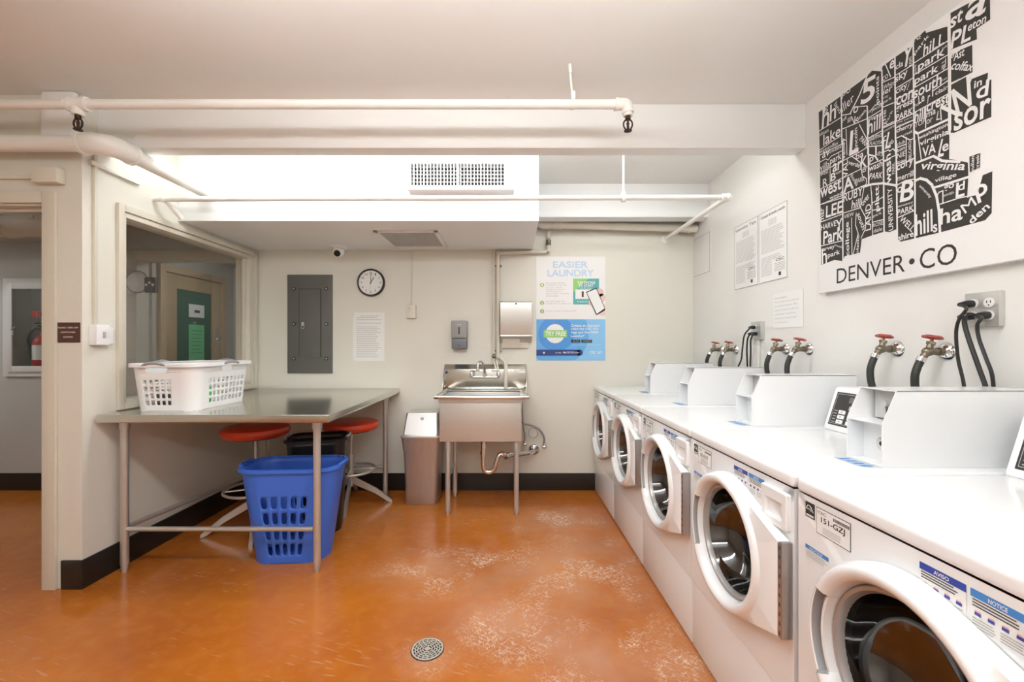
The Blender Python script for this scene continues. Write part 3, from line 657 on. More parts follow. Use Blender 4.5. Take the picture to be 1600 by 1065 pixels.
t = thing('fire_extinguisher', 'red fire extinguisher inside the hall cabinet', 'fire extinguisher', (xq, yq, z0+NI))
MB().lathe([(0, 0), (.06, 0), (.066, .01), (.066, .27), (.05, .31), (.02, .33), (.018, .36)], (xq, yq, z0+NI), n=28).build('cylinder', FIRER, t)
MB().lathe([(.0668, .10), (.0668, .24)], (xq, yq, z0+NI), n=28).build('label_band', PAPER, t)
m = MB(); zt_ = z0+NI+.36; m.cyl((xq, yq, zt_), (xq, yq, zt_+.05), .016); m.box((xq-.015, yq-.03, zt_+.05), (xq+.015, yq+.02, zt_+.07), .004); m.box((xq-.01, yq-.06, zt_+.08), (xq+.01, yq, zt_+.09), .003); m.build('valve', BLACK, t)
MB().tube([(xq, yq, zt_+.03), (xq-.06, yq-.02, zt_+.03), (xq-.10, yq-.03, zt_-.06), (xq-.09, yq-.03, zt_-.16), (xq-.085, yq-.03, zt_-.24)], .011, 10, smooth=5).build('hose', mat('hose_green', (.03, .06, .04), .5), t)
t = thing('duct_pipe', 'large round duct under the hall ceiling seen through the doorway', 'duct', (-4.2, 3.4, 2.2))
zz = at(40, 349, 3.4).z; xj = at(17, 349, 3.4).x
MB().cyl((-6.9, 3.4, zz+.0), (-3.2, 3.4, zz), .105, n=32).build('duct', PIPEC, t)
MB().lathe([(.105, -.03), (.116, -.02), (.118, 0), (.116, .02), (.105, .03)], (xj, 3.4, zz), (1, 0, 0), 32).build('joint', PIPEC, t)
m = MB(); q = at(52, 340, 3.31); m.box((q.x-.02, 3.285, q.z-.015), (q.x+.02, 3.31, q.z+.015), .004); m.build('clip', PIPEC, t)
m = MB(); m.cyl((-6.9, 3.55, zz+.2), (-3.2, 3.55, zz+.2), .03); single(m, 'iron_pipe', DGREY, 'dark pipe above the round duct in the hall', 'pipe')
m = MB(); m.box((-6.9, 3.75, zz+.0), (-3.7, D, CZ)); struct(m, 'trim_hall_soffit', HALLW)

# ------------------------------------------------------------------ steel table by the window
TZ = .956; tx0, tx1, ty0, ty1 = -2.372, -1.045, 2.45, 4.005
t = thing('work_table', 'long stainless steel folding table along the left wall', 'table', ((tx0+tx1)/2, (ty0+ty1)/2, 0))
m = MB(); m.box((tx0, ty0, TZ-.045), (tx1, ty1, TZ), .006, seg=3); m.build('tabletop', STEELT, t)
lx0, lx1, ly0, ly1 = -2.315, -1.165, 2.57, 3.82
lr = .0215
for (x, y) in ((lx0, ly0), (lx1, ly0), (-2.16, ly1), (-1.125, ly1)):
    m = MB(); m.cyl((x, y, .045), (x, y, TZ-.047), lr, n=24); m.cyl((x, y, TZ-.10), (x, y, TZ-.047), .028, n=24); m.cyl((x, y, TZ-.06), (x, y, TZ-.047), .04, n=24)
    m.cyl((x, y, 0), (x, y, .02), .014, .017, n=20); m.cyl((x, y, .02), (x, y, .048), .018, .0195, n=20)
    m.build('leg', LEG, t)
bz_ = .256
MB().cyl((lx0, ly0, bz_), (lx1-lr, ly0, bz_), .0145).build('front_rail', LEG, t)
MB().cyl((lx0+.0, ly0, bz_+.01), (-2.16, ly1, bz_+.01), .0145).build('side_rail', LEG, t)
MB().cyl((-2.16, ly1, bz_+.02), (-1.125, ly1, bz_+.02), .0145).build('rear_rail', LEG, t)

# ------------------------------------------------------------------ laundry baskets
class Basket:
    def __init__(s, bw, bd, tw, td, h, rc, nsub=4, bulge=0): s.bw, s.bd, s.tw, s.td, s.h, s.rc, s.n, s.bulge = bw, bd, tw, td, h, rc, nsub, bulge
    def pos(s, q, t, grow=0):
        a = (s.bw+(s.tw-s.bw)*t)/2+grow; b = (s.bd+(s.td-s.bd)*t)/2+grow; r = s.rc+grow; i = int(q+1e-9) % 8; f = q-int(q+1e-9)
        c = [(a-r, -b+r), (a-r, b-r), (-a+r, b-r), (-a+r, -b+r)]
        if i == 0: p = (-a+r+(2*a-2*r)*f, -b-s.bulge*4*f*(1-f))
        elif i == 2: p = (a, -b+r+(2*b-2*r)*f)
        elif i == 4: p = (a-r-(2*a-2*r)*f, b+s.bulge*4*f*(1-f))
        elif i == 6: p = (-a, b-r-(2*b-2*r)*f)
        else:
            k = (i-1)//2; an = -PI/2+k*PI/2+f*PI/2; p = (c[k][0]+r*math.cos(an), c[k][1]+r*math.sin(an))
        return Vector((p[0], p[1], s.h*t))
    def cell(s, mb, q0, q1, t0, t1, hole=None):
        n = s.n
        P = lambda x, y: s.pos(q0+(q1-q0)*(x+1)/2, t0+(t1-t0)*(y+1)/2)
        if not hole:
            vs = [P(-1+2*i/n, -1+2*j/n) for j in range(n+1) for i in range(n+1)]
            mb.add(vs, [(j*(n+1)+i, j*(n+1)+i+1, (j+1)*(n+1)+i+1, (j+1)*(n+1)+i) for j in range(n) for i in range(n)]); return
        fx, fy, e = hole; o = []
        for i in range(n): o.append((-1+2*i/n, -1))
        for i in range(n): o.append((1, -1+2*i/n))
        for i in range(n): o.append((1-2*i/n, 1))
        for i in range(n): o.append((-1, 1-2*i/n))
        inn = []
        for (x, y) in o:
            a = math.atan2(y, x); c, s_ = math.cos(a), math.sin(a)
            k = (abs(c)**e+abs(s_)**e)**(-1/e); inn.append((c*k*fx, s_*k*fy))
        vs = [P(*p) for p in o]+[P(*p) for p in inn]; m_ = 4*n
        mb.add(vs, [(i, (i+1) % m_, m_+(i+1) % m_, m_+i) for i in range(m_)])
    def make(s, cols, rows):   # cols: per side (0 front,1 right,2 back,3 left) number of holes and margins; rows: list of (t0,t1,is_hole)
        mb = MB()
        for side in range(4):
            nh, m0, m1, hole, extra = cols[side]
            qs = [(side*2, side*2+m0, False)]
            st = (1-m0-m1)/nh
            qs += [(side*2+m0+st*i, side*2+m0+st*(i+1), True) for i in range(nh)]
            qs.append((side*2+1-m1, side*2+1-1e-7, False))
            if extra:      # hand opening under the rim, cut across the side
                ea, eb = extra
                for (t0, t1, hr) in rows:
                    if hr == 2:
                        for (c0, c1, hl) in ((0, ea, None), (ea, eb, (.93, .82, 8)), (eb, 1-1e-7, None)): s.cell(mb, side*2+c0, side*2+c1, t0, t1, hl)
            for (q0, q1, hq) in qs:
                for (t0, t1, hr) in rows:
                    if q1-q0 < 1e-4 or (extra and hr == 2): continue
                    if hq and hr == 1 and nh > 1: s.cell(mb, q0, q1, t0, t1, hole)
                    else: s.cell(mb, q0, q1, t0, t1)
            for (t0, t1, hr) in rows: s.cell(mb, side*2+1, side*2+2-1e-7, t0, t1)
        return mb
def basket_build(B, mb, name, mt, root, th, rimr, rimh, M4):
    bot = MB(); n = 12; ringp = [B.pos(i/n, 0) for i in range(8*n)]
    bot.add(ringp+[Vector((0, 0, 0))], [(i, (i+1) % (8*n), 8*n) for i in range(8*n)])
    mb.add(bot.v, bot.f)
    mb.v = [M4 @ v for v in mb.v]
    o = mb.build('body', mt, root, Vector((0, 0, 0)), merge=.0004, ang=50)
    md = o.modifiers.new('thickness', 'SOLIDIFY'); md.thickness = th; md.offset = -1
    rm = MB(); N = 96; prof = [(0, -rimh), (rimr, -rimh), (rimr, -.003), (rimr-.004, 0), (-.004, .001), (-.006, -.01)]
    vs = []
    for i in range(N):
        q = 8*i/N
        for g, dz in prof: p = B.pos(q, 1, g); p.z = B.h+dz; vs.append(M4 @ p)
    K = len(prof); rm.add(vs, [(i*K+j, i*K+j+1, ((i+1) % N)*K+j+1, ((i+1) % N)*K+j) for i in range(N) for j in range(K-1)])
    r = rm.build('rim', mt, root, Vector((0, 0, 0))); md = r.modifiers.new('thickness', 'SOLIDIFY'); md.thickness = .003
    return o
# white basket on the table
bx0, by0 = -2.088, 2.838
t = thing('laundry_basket', 'white plastic laundry basket with grey grips on the steel table', 'basket', (bx0, by0, TZ+.002))
B = Basket(.36, .52, .40, .575, .287, .07)
M4 = Matrix.Rotation(math.radians(1), 4, 'Z')
rows = [(0, .10, 0)]+[(.10+.145*i, .10+.145*(i+1), 1) for i in range(4)]+[(.68, .80, 0), (.80, .92, 2), (.92, 1, 0)]
sq = (.62, .62, 6)
mb = B.make([(5, .0, .28, sq, (.12, .66)), (9, .12, .0, sq, (.40, .66)), (5, .14, .14, sq, 0), (9, .06, .06, sq, 0)], rows)
basket_build(B, mb, 'body', mat('basket_white', (.84, .84, .84), .35), t, .0025, .022, .022, M4)
for (q, ln) in ((0.40, .065), (2.55, .075), (4.5, .065), (6.5, .075)):
    p = B.pos(q, 1, .020); d = (B.pos(q+.05, 1)-B.pos(q-.05, 1)).normalized()
    nrm = Vector((d.y, -d.x, 0)); p.z = B.h
    pts = [p+d*(ln*s_)+Z3*(.014*(1-s_*s_)-.010)+nrm*.002 for s_ in (-1, -.6, -.2, .2, .6, 1)]
    g = MB(); g.tube([M4 @ x for x in pts], [.006, .009, .010, .010, .009, .006], 10, smooth=3); g.build('grip', mat('grip_grey', (.30, .30, .31), .4) if 'grip_grey' not in MATS else MATS['grip_grey'], t, Vector((0, 0, 0)))
g = MB(); g.box((bx0+.06, by0-.13, TZ+.012), (bx0+.13, by0-.02, TZ+.13), .012)
single(g, 'green_package', GREEN, 'bright green package inside the white laundry basket', 'package')
g = MB(); g.box((bx0-.14, by0-.17, TZ+.012), (bx0+.03, by0-.09, TZ+.11), .02)
single(g, 'dark_pouch', DGREY, 'dark pouch lying low inside the white laundry basket', 'pouch')
# blue hamper
def hamper(loc, rz, dims, label, mt, nc, name='laundry_hamper', grip=None):
    t = thing(name, label, 'hamper', loc, None, rz)
    B = Basket(*dims); st = (.60, .74, 3.2)
    rows = [(0, .07, 0)]+[(.07+.165*i, .07+.165*(i+1), 1) for i in range(4)]+[(.73, 1, 0)]
    mb = B.make([(nc, .0, .0, st, 0), (1, 0, 0, st, 0), (nc, .0, .0, st, 0), (1, 0, 0, st, 0)], rows)
    basket_build(B, mb, 'body', mt, t, .003, .016, .02, Matrix.Identity(4))
    for q in (2.5, 6.5):
        p = B.pos(q, 1, .004); g = MB(); d = 1 if q < 4 else -1
        g.tube([(p.x-.002*d, -.08, B.h), (p.x+.012*d, -.05, B.h+.004), (p.x+.016*d, 0, B.h+.005), (p.x+.012*d, .05, B.h+.004), (p.x-.002*d, .08, B.h)], .009, 8, smooth=4)
        g.build('grip', grip or mt, t, Vector((0, 0, 0)))
    return t
hamper((-1.41, 2.80, .001), math.radians(3), (.45, .275, .60, .35, .592, .125), 'tall blue slotted laundry hamper standing under the front of the steel table', BLUE, 5)
hamper((-1.44, 3.20, .001), math.radians(15), (.33, .26, .40, .32, .68, .08), 'tall black laundry hamper behind the blue one under the table', BLKB, 5, grip=PLG)
# ------------------------------------------------------------------ stools
def make_stool(loc, sz, label):
    t = thing('stool', label, 'stool', loc, 'red round stools under the table')
    m = MB(); m.lathe([(0, sz-.072), (.19, sz-.072), (.215, sz-.068), (.228, sz-.05), (.23, sz-.034), (.222, sz-.014), (.20, sz-.003), (.1, sz+.003), (0, sz+.004)], (0, 0, 0), n=48); m.build('seat', SEAT, t, Vector((0, 0, 0)))
    m = MB(); m.lathe([(0, sz-.085), (.17, sz-.085), (.17, sz-.0725), (0, sz-.0725)], (0, 0, 0), n=32); m.build('seat_plate', DGREY, t, Vector((0, 0, 0)))
    m = MB(); m.cyl((0, 0, .16), (0, 0, .42), .024); m.cyl((0, 0, .42), (0, 0, sz-.085), .015); m.cyl((0, 0, .40), (0, 0, .43), .029); m.build('column', LEG, t, Vector((0, 0, 0)))
    for k in range(4):
        a = k*PI/2+math.radians(25); d = Vector((math.cos(a), math.sin(a), 0)); s = Vector((-d.y, d.x, 0))*.012
        m = MB(); pts = [d*.015+Z3*.24, d*.015+Z3*.18, d*.20+Z3*.085, d*.30+Z3*.012, d*.325+Z3*.0, d*.34+Z3*.0, d*.34+Z3*.02, d*.21+Z3*.125]
        m.prism([p-s for p in pts], s*2); m.build('leg', LEG, t, Vector((0, 0, 0)))
    m = MB(); m.tube([(.205*math.cos(2*PI*i/40), .205*math.sin(2*PI*i/40), .30) for i in range(40)], .011, 10, closed=True)
    for k in range(4):
        a = k*PI/2+math.radians(25); d = Vector((math.cos(a), math.sin(a), 0)); m.cyl(d*.02+Z3*.30, d*.205+Z3*.30, .007)
    m.build('foot_ring', LEG, t, Vector((0, 0, 0)))
    return t
s1 = make_stool((-1.885, 3.17, 0), .765, 'red round stool under the table, on the side nearer the left wall')
s2 = make_stool((-1.372, 3.66, 0), .715, 'red round stool showing past the right edge of the table, nearer the back wall')
s2.rotation_euler.z = math.radians(-13)

# ------------------------------------------------------------------ steel swing bin
Yb = 3.63
xa, xb = at(626, 700, Yb).x, at(687, 700, Yb).x; za = at(0, 682, Yb).z; cx = (xa+xb)/2; hw = (xb-xa)/2; yc = Yb+hw-.01
t = thing('trash_bin', 'steel swing-top trash bin beside the sink', 'trash bin', (cx, yc, 0))
def rrect(cx, cy, a, b, r, z, n=6):
    out = []
    for k, (sx, sy) in enumerate(((1, -1), (1, 1), (-1, 1), (-1, -1))):
        for i in range(n+1):
            an = -PI/2+k*PI/2+i/n*PI/2; out.append(Vector((cx+sx*(a-r)+r*math.cos(an), cy+sy*(b-r)+r*math.sin(an), z)))
    return out
def loft(mb, rings, cap0=True, cap1=True, k=None):
    n = len(rings[0]); vs = [v for r in rings for v in r]; fs = [(i*n+j, i*n+(j+1) % n, (i+1)*n+(j+1) % n, (i+1)*n+j) for i in range(len(rings)-1) for j in range(n)]
    if cap0: fs.append(tuple(range(n))[::-1])
    if cap1: fs.append(tuple(range((len(rings)-1)*n, len(rings)*n)))
    mb.add(vs, fs, k)
m = MB(); prof = [(0, .80), (.02, .83), (.3, .84), (.55, .87), (.78, .92), (.93, .985), (1, 1.0)]
loft(m, [rrect(cx, yc, hw*s, hw*s*.95, .03, za*h) for h, s in prof]); m.build('body', STEELD, t)
m = MB(); loft(m, [rrect(cx, yc, hw+.006, hw*.95+.006, .03, za-.012), rrect(cx, yc, hw+.008, hw*.95+.008, .03, za-.004), rrect(cx, yc, hw+.006, hw*.95+.006, .03, za+.003)]); m.build('rim', STEEL, t)
zt_ = at(0, 641, yc+.05).z
m = MB(); r0 = rrect(cx, yc, hw*.93, hw*.88, .03, za+.003); r1 = rrect(cx, yc+.035, hw*.84, hw*.62, .02, zt_-.004); r2 = rrect(cx, yc+.04, hw*.80, hw*.55, .02, zt_)
loft(m, [r0, r1, r2]); m.build('hood', STEEL, t)
# flap on the sloping front of the hood
fb, ft = yc-hw*.88, yc+.035-hw*.62; zb_, z2_ = za+.003, zt_-.004
sl = Vector((0, ft-fb, z2_-zb_)); sln = sl.normalized(); nn = Vector((0, -sln.z, sln.y))
def sp(x, f, o=0): return Vector((cx+x, fb, zb_))+sl*f+nn*o
m = MB(); w0, w1_ = hw*.84, hw*.75
m.prism([sp(-w0, .05, .001), sp(w0, .05, .001), sp(w1_, .93, .001), sp(-w1_, .93, .001)], nn*.004); m.build('swing_flap', mat('flap_steel', (.50, .49, .48), .35, .8), t)
m = MB(); o = sp(.004, .74, .0055); m.cyl(o, o+nn*.0015, .0135, k=0); m.cyl(o+nn*.0015, o+nn*.002, .008, k=1); m.build('round_emblem', [DGREY, PLG], t)

# ------------------------------------------------------------------ utility sink
RZ = .955; sx0, sx1 = -.612, .135; sy0, sy1 = 3.36, 4.01
bx0s, bx1s = -.573, .075; by0s, by1s = 3.40, 3.90; bzb = .592
t = thing('utility_sink', 'stainless steel utility sink on legs against the back wall', 'sink', ((sx0+sx1)/2, 3.68, 0))
m = MB(); th = .004
m.box((bx0s, by0s, bzb), (bx1s, by0s+th, RZ-.01), .001); m.box((bx0s, by1s-th, bzb), (bx1s, by1s, RZ-.01), .001); m.box((bx0s, by0s+th, bzb), (bx0s+th, by1s-th, RZ-.01), .001); m.box((bx1s-th, by0s+th, bzb), (bx1s, by1s-th, RZ-.01), .001)
m.box((bx0s, by0s, bzb), (bx1s, by1s, bzb+.005), .001)
m.box((bx0s-.008, by0s-.01, RZ-.055), (bx1s+.008, by0s, RZ-.02), .003)
m.build('basin', STEEL, t)
m = MB()
m.box((sx0, sy0, RZ-.022), (sx1, by0s+.004, RZ-.004), .004); m.box((sx0, sy0, RZ-.022), (bx0s+.004, sy1-.05, RZ-.004), .004); m.box((bx1s-.004, sy0, RZ-.022), (sx1, sy1-.05, RZ-.004), .004)
m.box((bx0s, by1s-.004, RZ-.022), (bx1s, sy1-.05, RZ-.006), .002)
m.tube([(sx0+.012, sy1-.06, RZ-.006), (sx0+.012, sy0+.012, RZ-.006), (sx1-.012, sy0+.012, RZ-.006), (sx1-.012, sy1-.06, RZ-.006)], .0125, 12)
m.build('rolled_rim', STEELT, t)
SPZ = 1.178
spx0, spx1 = at(694, 600, 3.99).x, at(822, 600, 3.99).x
m = MB(); m.box((spx0, 3.975, RZ-.01), (spx1, 3.985, SPZ-.045), .002); m.prism([(spx0, 3.975, SPZ-.047), (spx0, 4.02, SPZ), (spx0, 4.028, SPZ), (spx0, 4.028, SPZ-.03), (spx0, 3.985, SPZ-.047)], (spx1-spx0, 0, 0))
m.prism([(spx0, 3.985, SPZ-.045), (spx0, 4.028, SPZ-.02), (spx0, 4.028, RZ-.02), (spx0, 3.90, RZ-.012)], (-.003, 0, 0)); m.prism([(spx1, 3.985, SPZ-.045), (spx1, 4.028, SPZ-.02), (spx1, 4.028, RZ-.02), (spx1, 3.90, RZ-.012)], (.003, 0, 0))
m.build('backsplash', STEELT, t)
m = MB(); m.box((spx0+.012, 3.9735, SPZ-.085), (spx0+.034, 3.975, SPZ-.062), k=0); m.box((spx1-.085, 3.9735, SPZ-.08), (spx1-.01, 3.975, SPZ-.055), k=1); m.build('sticker', [NAVY, PAPER], t)
for (x, y) in ((-.512, 3.43), (.035, 3.43), (-.512, 3.86), (.035, 3.86)):
    m = MB(); m.cyl((x, y, .04), (x, y, bzb), .0205, n=24); m.cyl((x, y, bzb-.07), (x, y, bzb), .026, n=24); m.cyl((x, y, 0), (x, y, .03), .013, .016); m.cyl((x, y, .03), (x, y, .045), .0185); m.build('leg', LEG, t)
MB().cyl((-.512, 3.43, .30), (-.512, 3.86, .30), .012).build('cross_rail', LEG, t)
MB().cyl((.035, 3.43, .30), (.035, 3.86, .30), .012).build('cross_rail', LEG, t)
# drain trap
fy = 3.66
t2 = thing('drain_trap', 'chrome drain trap under the sink running to the wall flange', 'pipe', (-.23, fy, .25))
a = at(755, 700, fy); b = at(764, 737, fy); c_ = at(778, 715, fy); d_ = at(795, 710, 3.72); e = at(834, 702, D)
m = MB(); m.tube([(a.x, fy, bzb), (a.x, fy, a.z-.02), (a.x+.006, fy, b.z+.03), (a.x+.045, fy, b.z), (c_.x-.035, fy, b.z+.02), (c_.x-.012, fy, c_.z-.03), (c_.x+.02, fy+.01, c_.z+.03), (d_.x, 3.70, d_.z), (e.x-.03, 3.92, e.z), (e.x, D, e.z)], .021, 16, smooth=5); m.build('trap_pipe', CHROME, t2)
m = MB(); m.cyl((a.x, fy, a.z-.05), (a.x, fy, a.z-.025), .028); m.cyl((a.x, fy, bzb-.02), (a.x, fy, bzb), .035); q = (d_+Vector((0, 0, 0))); m.cyl((q.x-.03, 3.675, q.z-.003), (q.x+.0, 3.70, q.z), .029); m.build('nut', CHROME, t2)
MB().lathe([(.022, -.03), (.028, -.028), (.05, -.008), (.05, 0)], (e.x, D, e.z), (0, 1, 0), 28).build('wall_flange', CHROME, t2)
# faucet
t3 = thing('faucet', 'chrome wall faucet with a gooseneck spout over the sink', 'faucet', (at(758, 590, 3.93).x, 3.975, 1.04))
yf = 3.92; zf = at(0, 589, yf).z; xl_, xr_ = at(737, 590, yf).x, at(779, 590, yf).x; xm = at(757, 590, yf).x
m = MB(); m.tube([(xl_, 3.975, zf+.005), (xl_, yf, zf), (xl_+.03, yf, zf), (xr_-.03, yf, zf), (xr_, yf, zf), (xr_, 3.975, zf+.005)], .013, 14)
for x in (xl_, xr_): m.cyl((x, 3.975, zf+.005), (x, 3.965, zf+.005), .028); m.lathe([(0, 0), (.017, 0), (.019, .03), (.013, .055), (.010, .06), (0, .061)], (x, yf, zf))
m.build('body', CHROME, t3)
q = at(751, 571, yf-.17)
m = MB(); m.cyl((xm, yf, zf-.005), (xm, yf, zf+.03), .016); m.tube([(xm, yf, zf+.02), (xm, yf-.01, zf+.07), (xm-.012, yf-.05, zf+.13), (xm-.03, yf-.12, zf+.15), (xm-.042, yf-.17, zf+.135), (xm-.046, yf-.185, zf+.10)], .009, 12, smooth=5); m.cyl((xm-.046, yf-.185, zf+.105), (xm-.047, yf-.186, zf+.075), .015); m.build('spout', CHROME, t3)
for x, s in ((xl_, -1), (xr_, 1)):
    m = MB(); m.box((x-.008, yf-.055, zf+.060), (x+.008, yf+.012, zf+.072), .004); m.box((x-.03*(1+s)/1-.008, yf-.012, zf+.060), (x+.03*(1-s)+.008, yf+.008, zf+.070), .004); m.build('handle', CHROME, t3)
# hoses under the sink
t4 = thing('stop_valve', 'braided hoses and chrome stop valves on the wall right of the sink', 'valve', (.2, D, .35))
v1 = at(820, 693, 3.96); v2 = at(850, 697, 3.96)
for v_ in (v1, v2):
    m = MB(); m.cyl((v_.x, D, v_.z), (v_.x, 3.94, v_.z), .012); m.cyl((v_.x, 3.96, v_.z-.02), (v_.x, 3.96, v_.z+.03), .014); m.ball((v_.x, 3.935, v_.z), .018, sc=(1.4, .6, .8)); m.build('valve', CHROME, t4)
BR = mat('braided_steel', (.35, .35, .34), .4, .8, bump=.6, bscale=300)
m = MB(); m.tube([v1+Z3*.03, v1+Z3*.09+X3*.0, at(818, 668, 3.95), at(816, 640, 3.97)+Z3*.0, at(814, 600, 3.995)], .008, 10, smooth=5); m.build('hose', BR, t4)
m = MB(); m.tube([v2+Z3*.03, at(850, 683, 3.96), at(843, 671, 3.96), at(830, 664, 3.96), at(818, 661, 3.965), at(812, 650, 3.98), at(810, 600, 3.998)], .009, 10, smooth=5); m.build('hose', BR, t4)
q = at(833, 676, 3.97); m = MB(); m.tube([(q.x+.042*math.cos(2*PI*i/24), 3.97, q.z+.045*math.sin(2*PI*i/24)) for i in range(24)], .004, 8, closed=True); m.build('coil', PLG, t4)

# ------------------------------------------------------------------ floor drain
q = onfloor(668, 1014); R_ = .07
t = thing('floor_drain', 'round perforated metal drain in the orange floor', 'drain', (q.x, q.y, 0))
MB().lathe([(0, .0008), (R_+.004, .0008)], q, n=40).build('cavity', BLACK, t)
m = MB()
rad = [(.0, .012), (.0185, .023), (.0295, .034), (.0405, .045), (.0515, .056), (.062, .070)]
for i, (r0, r1) in enumerate(rad): m.lathe([(r0, .0012), (r0, .004), (r1, .004), (r1, .0012)], q, n=64)
for k, ((r0, r1), nb) in enumerate(zip([(.011, .019), (.0225, .030), (.0335, .041), (.0445, .052), (.0555, .063)], (4, 8, 12, 16, 18))):
    for i in range(nb):
        a = 2*PI*(i+.5*k)/nb; d = Vector((math.cos(a), math.sin(a), 0)); s = Vector((-d.y, d.x, 0))*.0025
        m.prism([q+d*r0-s+Z3*.0015, q+d*r1-s+Z3*.0015, q+d*r1+s+Z3*.0015, q+d*r0+s+Z3*.0015], Z3*.0024)
m.build('grate', mat('drain_metal', (.70, .66, .60), .35, .7), t, smooth=False)

# ------------------------------------------------------------------ washing machines
WH = .978; HWD = .343
O0 = Vector((0, 0, 0))
def plate_with_hole(mb, y0, y1, z0, z1, cy, cz, r, x, n=16):
    o = []
    for i in range(n): o.append((y0+(y1-y0)*i/n, z0))
    for i in range(n): o.append((y1, z0+(z1-z0)*i/n))
    for i in range(n): o.append((y1-(y1-y0)*i/n, z1))
    for i in range(n): o.append((y0, z1-(z1-z0)*i/n))
    inn = []
    for (y, z) in o: d = Vector((y-cy, z-cz)).normalized(); inn.append((cy+d.x*r, cz+d.y*r))
    m_ = 4*n; mb.add([(x, y, z) for y, z in o]+[(x, y, z) for y, z in inn], [(i, (i+1) % m_, m_+(i+1) % m_, m_+i) for i in range(m_)])
def sticker(name, root, ytop, z1, wd, ht, kind, x=-.0008):
    # ytop: y of its left edge (viewer), runs towards -y
    m = MB(); Rr = -Y3; Uu = Z3; O = Vector((x, ytop, z1-ht)); N = Rr.cross(Uu)
    def q(a, b, c, d, l, k): m.poly([O+Rr*a+Uu*b+N*.0004*l, O+Rr*c+Uu*b+N*.0004*l, O+Rr*c+Uu*d+N*.0004*l, O+Rr*a+Uu*d+N*.0004*l], k)
    rnd = random.Random(len(name)+int(ytop*1000))
    mats = [PAPER, INK, NAVY, NBLUE, PINK, INKG]
    def lines(a, c, b, d, n, k=5, l=2, th=.4):
        for i in range(n):
            zz = d-(d-b)*(i+.6)/n; q(a, zz, a+(c-a)*(.7+.3*rnd.random()), zz+(d-b)/n*th, l, k)
    if kind == 'star':
        q(0, 0, wd, ht, 0, 1)
        m.tube([O+Rr*(wd*.12)+Uu*(ht*.55)+N*.0006, O+Rr*(wd*.3)+Uu*(ht*.78)+N*.0006, O+Rr*(wd*.6)+Uu*(ht*.72)+N*.0006, O+Rr*(wd*.85)+Uu*(ht*.42)+N*.0006], .0008, 6, k=0, smooth=4)
        m.text('energy', O+Rr*(wd*.12)+Uu*(ht*.42)+N*.0006, Rr, Uu, wd*.6, ht*.2, k=0)
        q(wd*.1, ht*.08, wd*.9, ht*.2, 1, 0)
    elif kind == 'plate':
        q(0, 0, wd, ht, 0, 1); q(wd*.015, ht*.025, wd*.985, ht*.975, 1, 0)
        m.text('CSC', O+Rr*(wd*.06)+Uu*(ht*.78)+N*.001, Rr, Uu, wd*.25, ht*.11, k=1, bold=.01)
        x_ = wd*.52
        while x_ < wd*.95: w_ = wd*(.008+.016*rnd.random()); q(x_, ht*.76, x_+w_, ht*.88, 2, 1); x_ += w_+wd*.012
        lines(wd*.2, wd*.85, ht*.08, ht*.34, 4, th=.35)
    elif kind == 'blue':
        q(0, 0, wd, ht, 0, 0); q(0, ht*.68, wd, ht, 1, 3); m.text('NOTICE', O+Rr*(wd*.2)+Uu*(ht*.74)+N*.001, Rr, Uu, wd*.55, ht*.19, k=0, bold=.01); lines(wd*.04, wd*.95, ht*.05, ht*.62, 5)
    else:
        hd = 2 if kind == 'aviso' else 3
        q(0, 0, wd, ht, 0, 0); q(0, ht*.80, wd, ht, 1, hd); m.text('AVISO' if kind == 'aviso' else 'NOTICE', O+Rr*(wd*.33)+Uu*(ht*.84)+N*.001, Rr, Uu, wd*.33, ht*.11, k=0, bold=.02)
        lines(wd*.04, wd*.96, ht*.56, ht*.78, 3, 1)
        for i in range(4): cxx = wd*(.14+.24*i); q(cxx-wd*.06, ht*.38, cxx+wd*.06, ht*.46, 2, 2); q(cxx-wd*.05, ht*.46, cxx+wd*.05, ht*.50, 2, 4)
        lines(wd*.04, wd*.46, ht*.05, ht*.32, 4); lines(wd*.54, wd*.96, ht*.05, ht*.32, 4)
    return m.build(name, mats, root, O0, smooth=False)
CZD, CYD = .634, 0.0      # door centre
def rrect2(cy, cz, a, b, r, x, n=5):
    out = []
    for k, (sx, sy) in enumerate(((1, -1), (1, 1), (-1, 1), (-1, -1))):
        for i in range(n+1):
            an = -PI/2+k*PI/2+i/n*PI/2; out.append(Vector((x, cy+sx*(a-r)+r*math.cos(an), cz+sy*(b-r)+r*math.sin(an))))
    return out
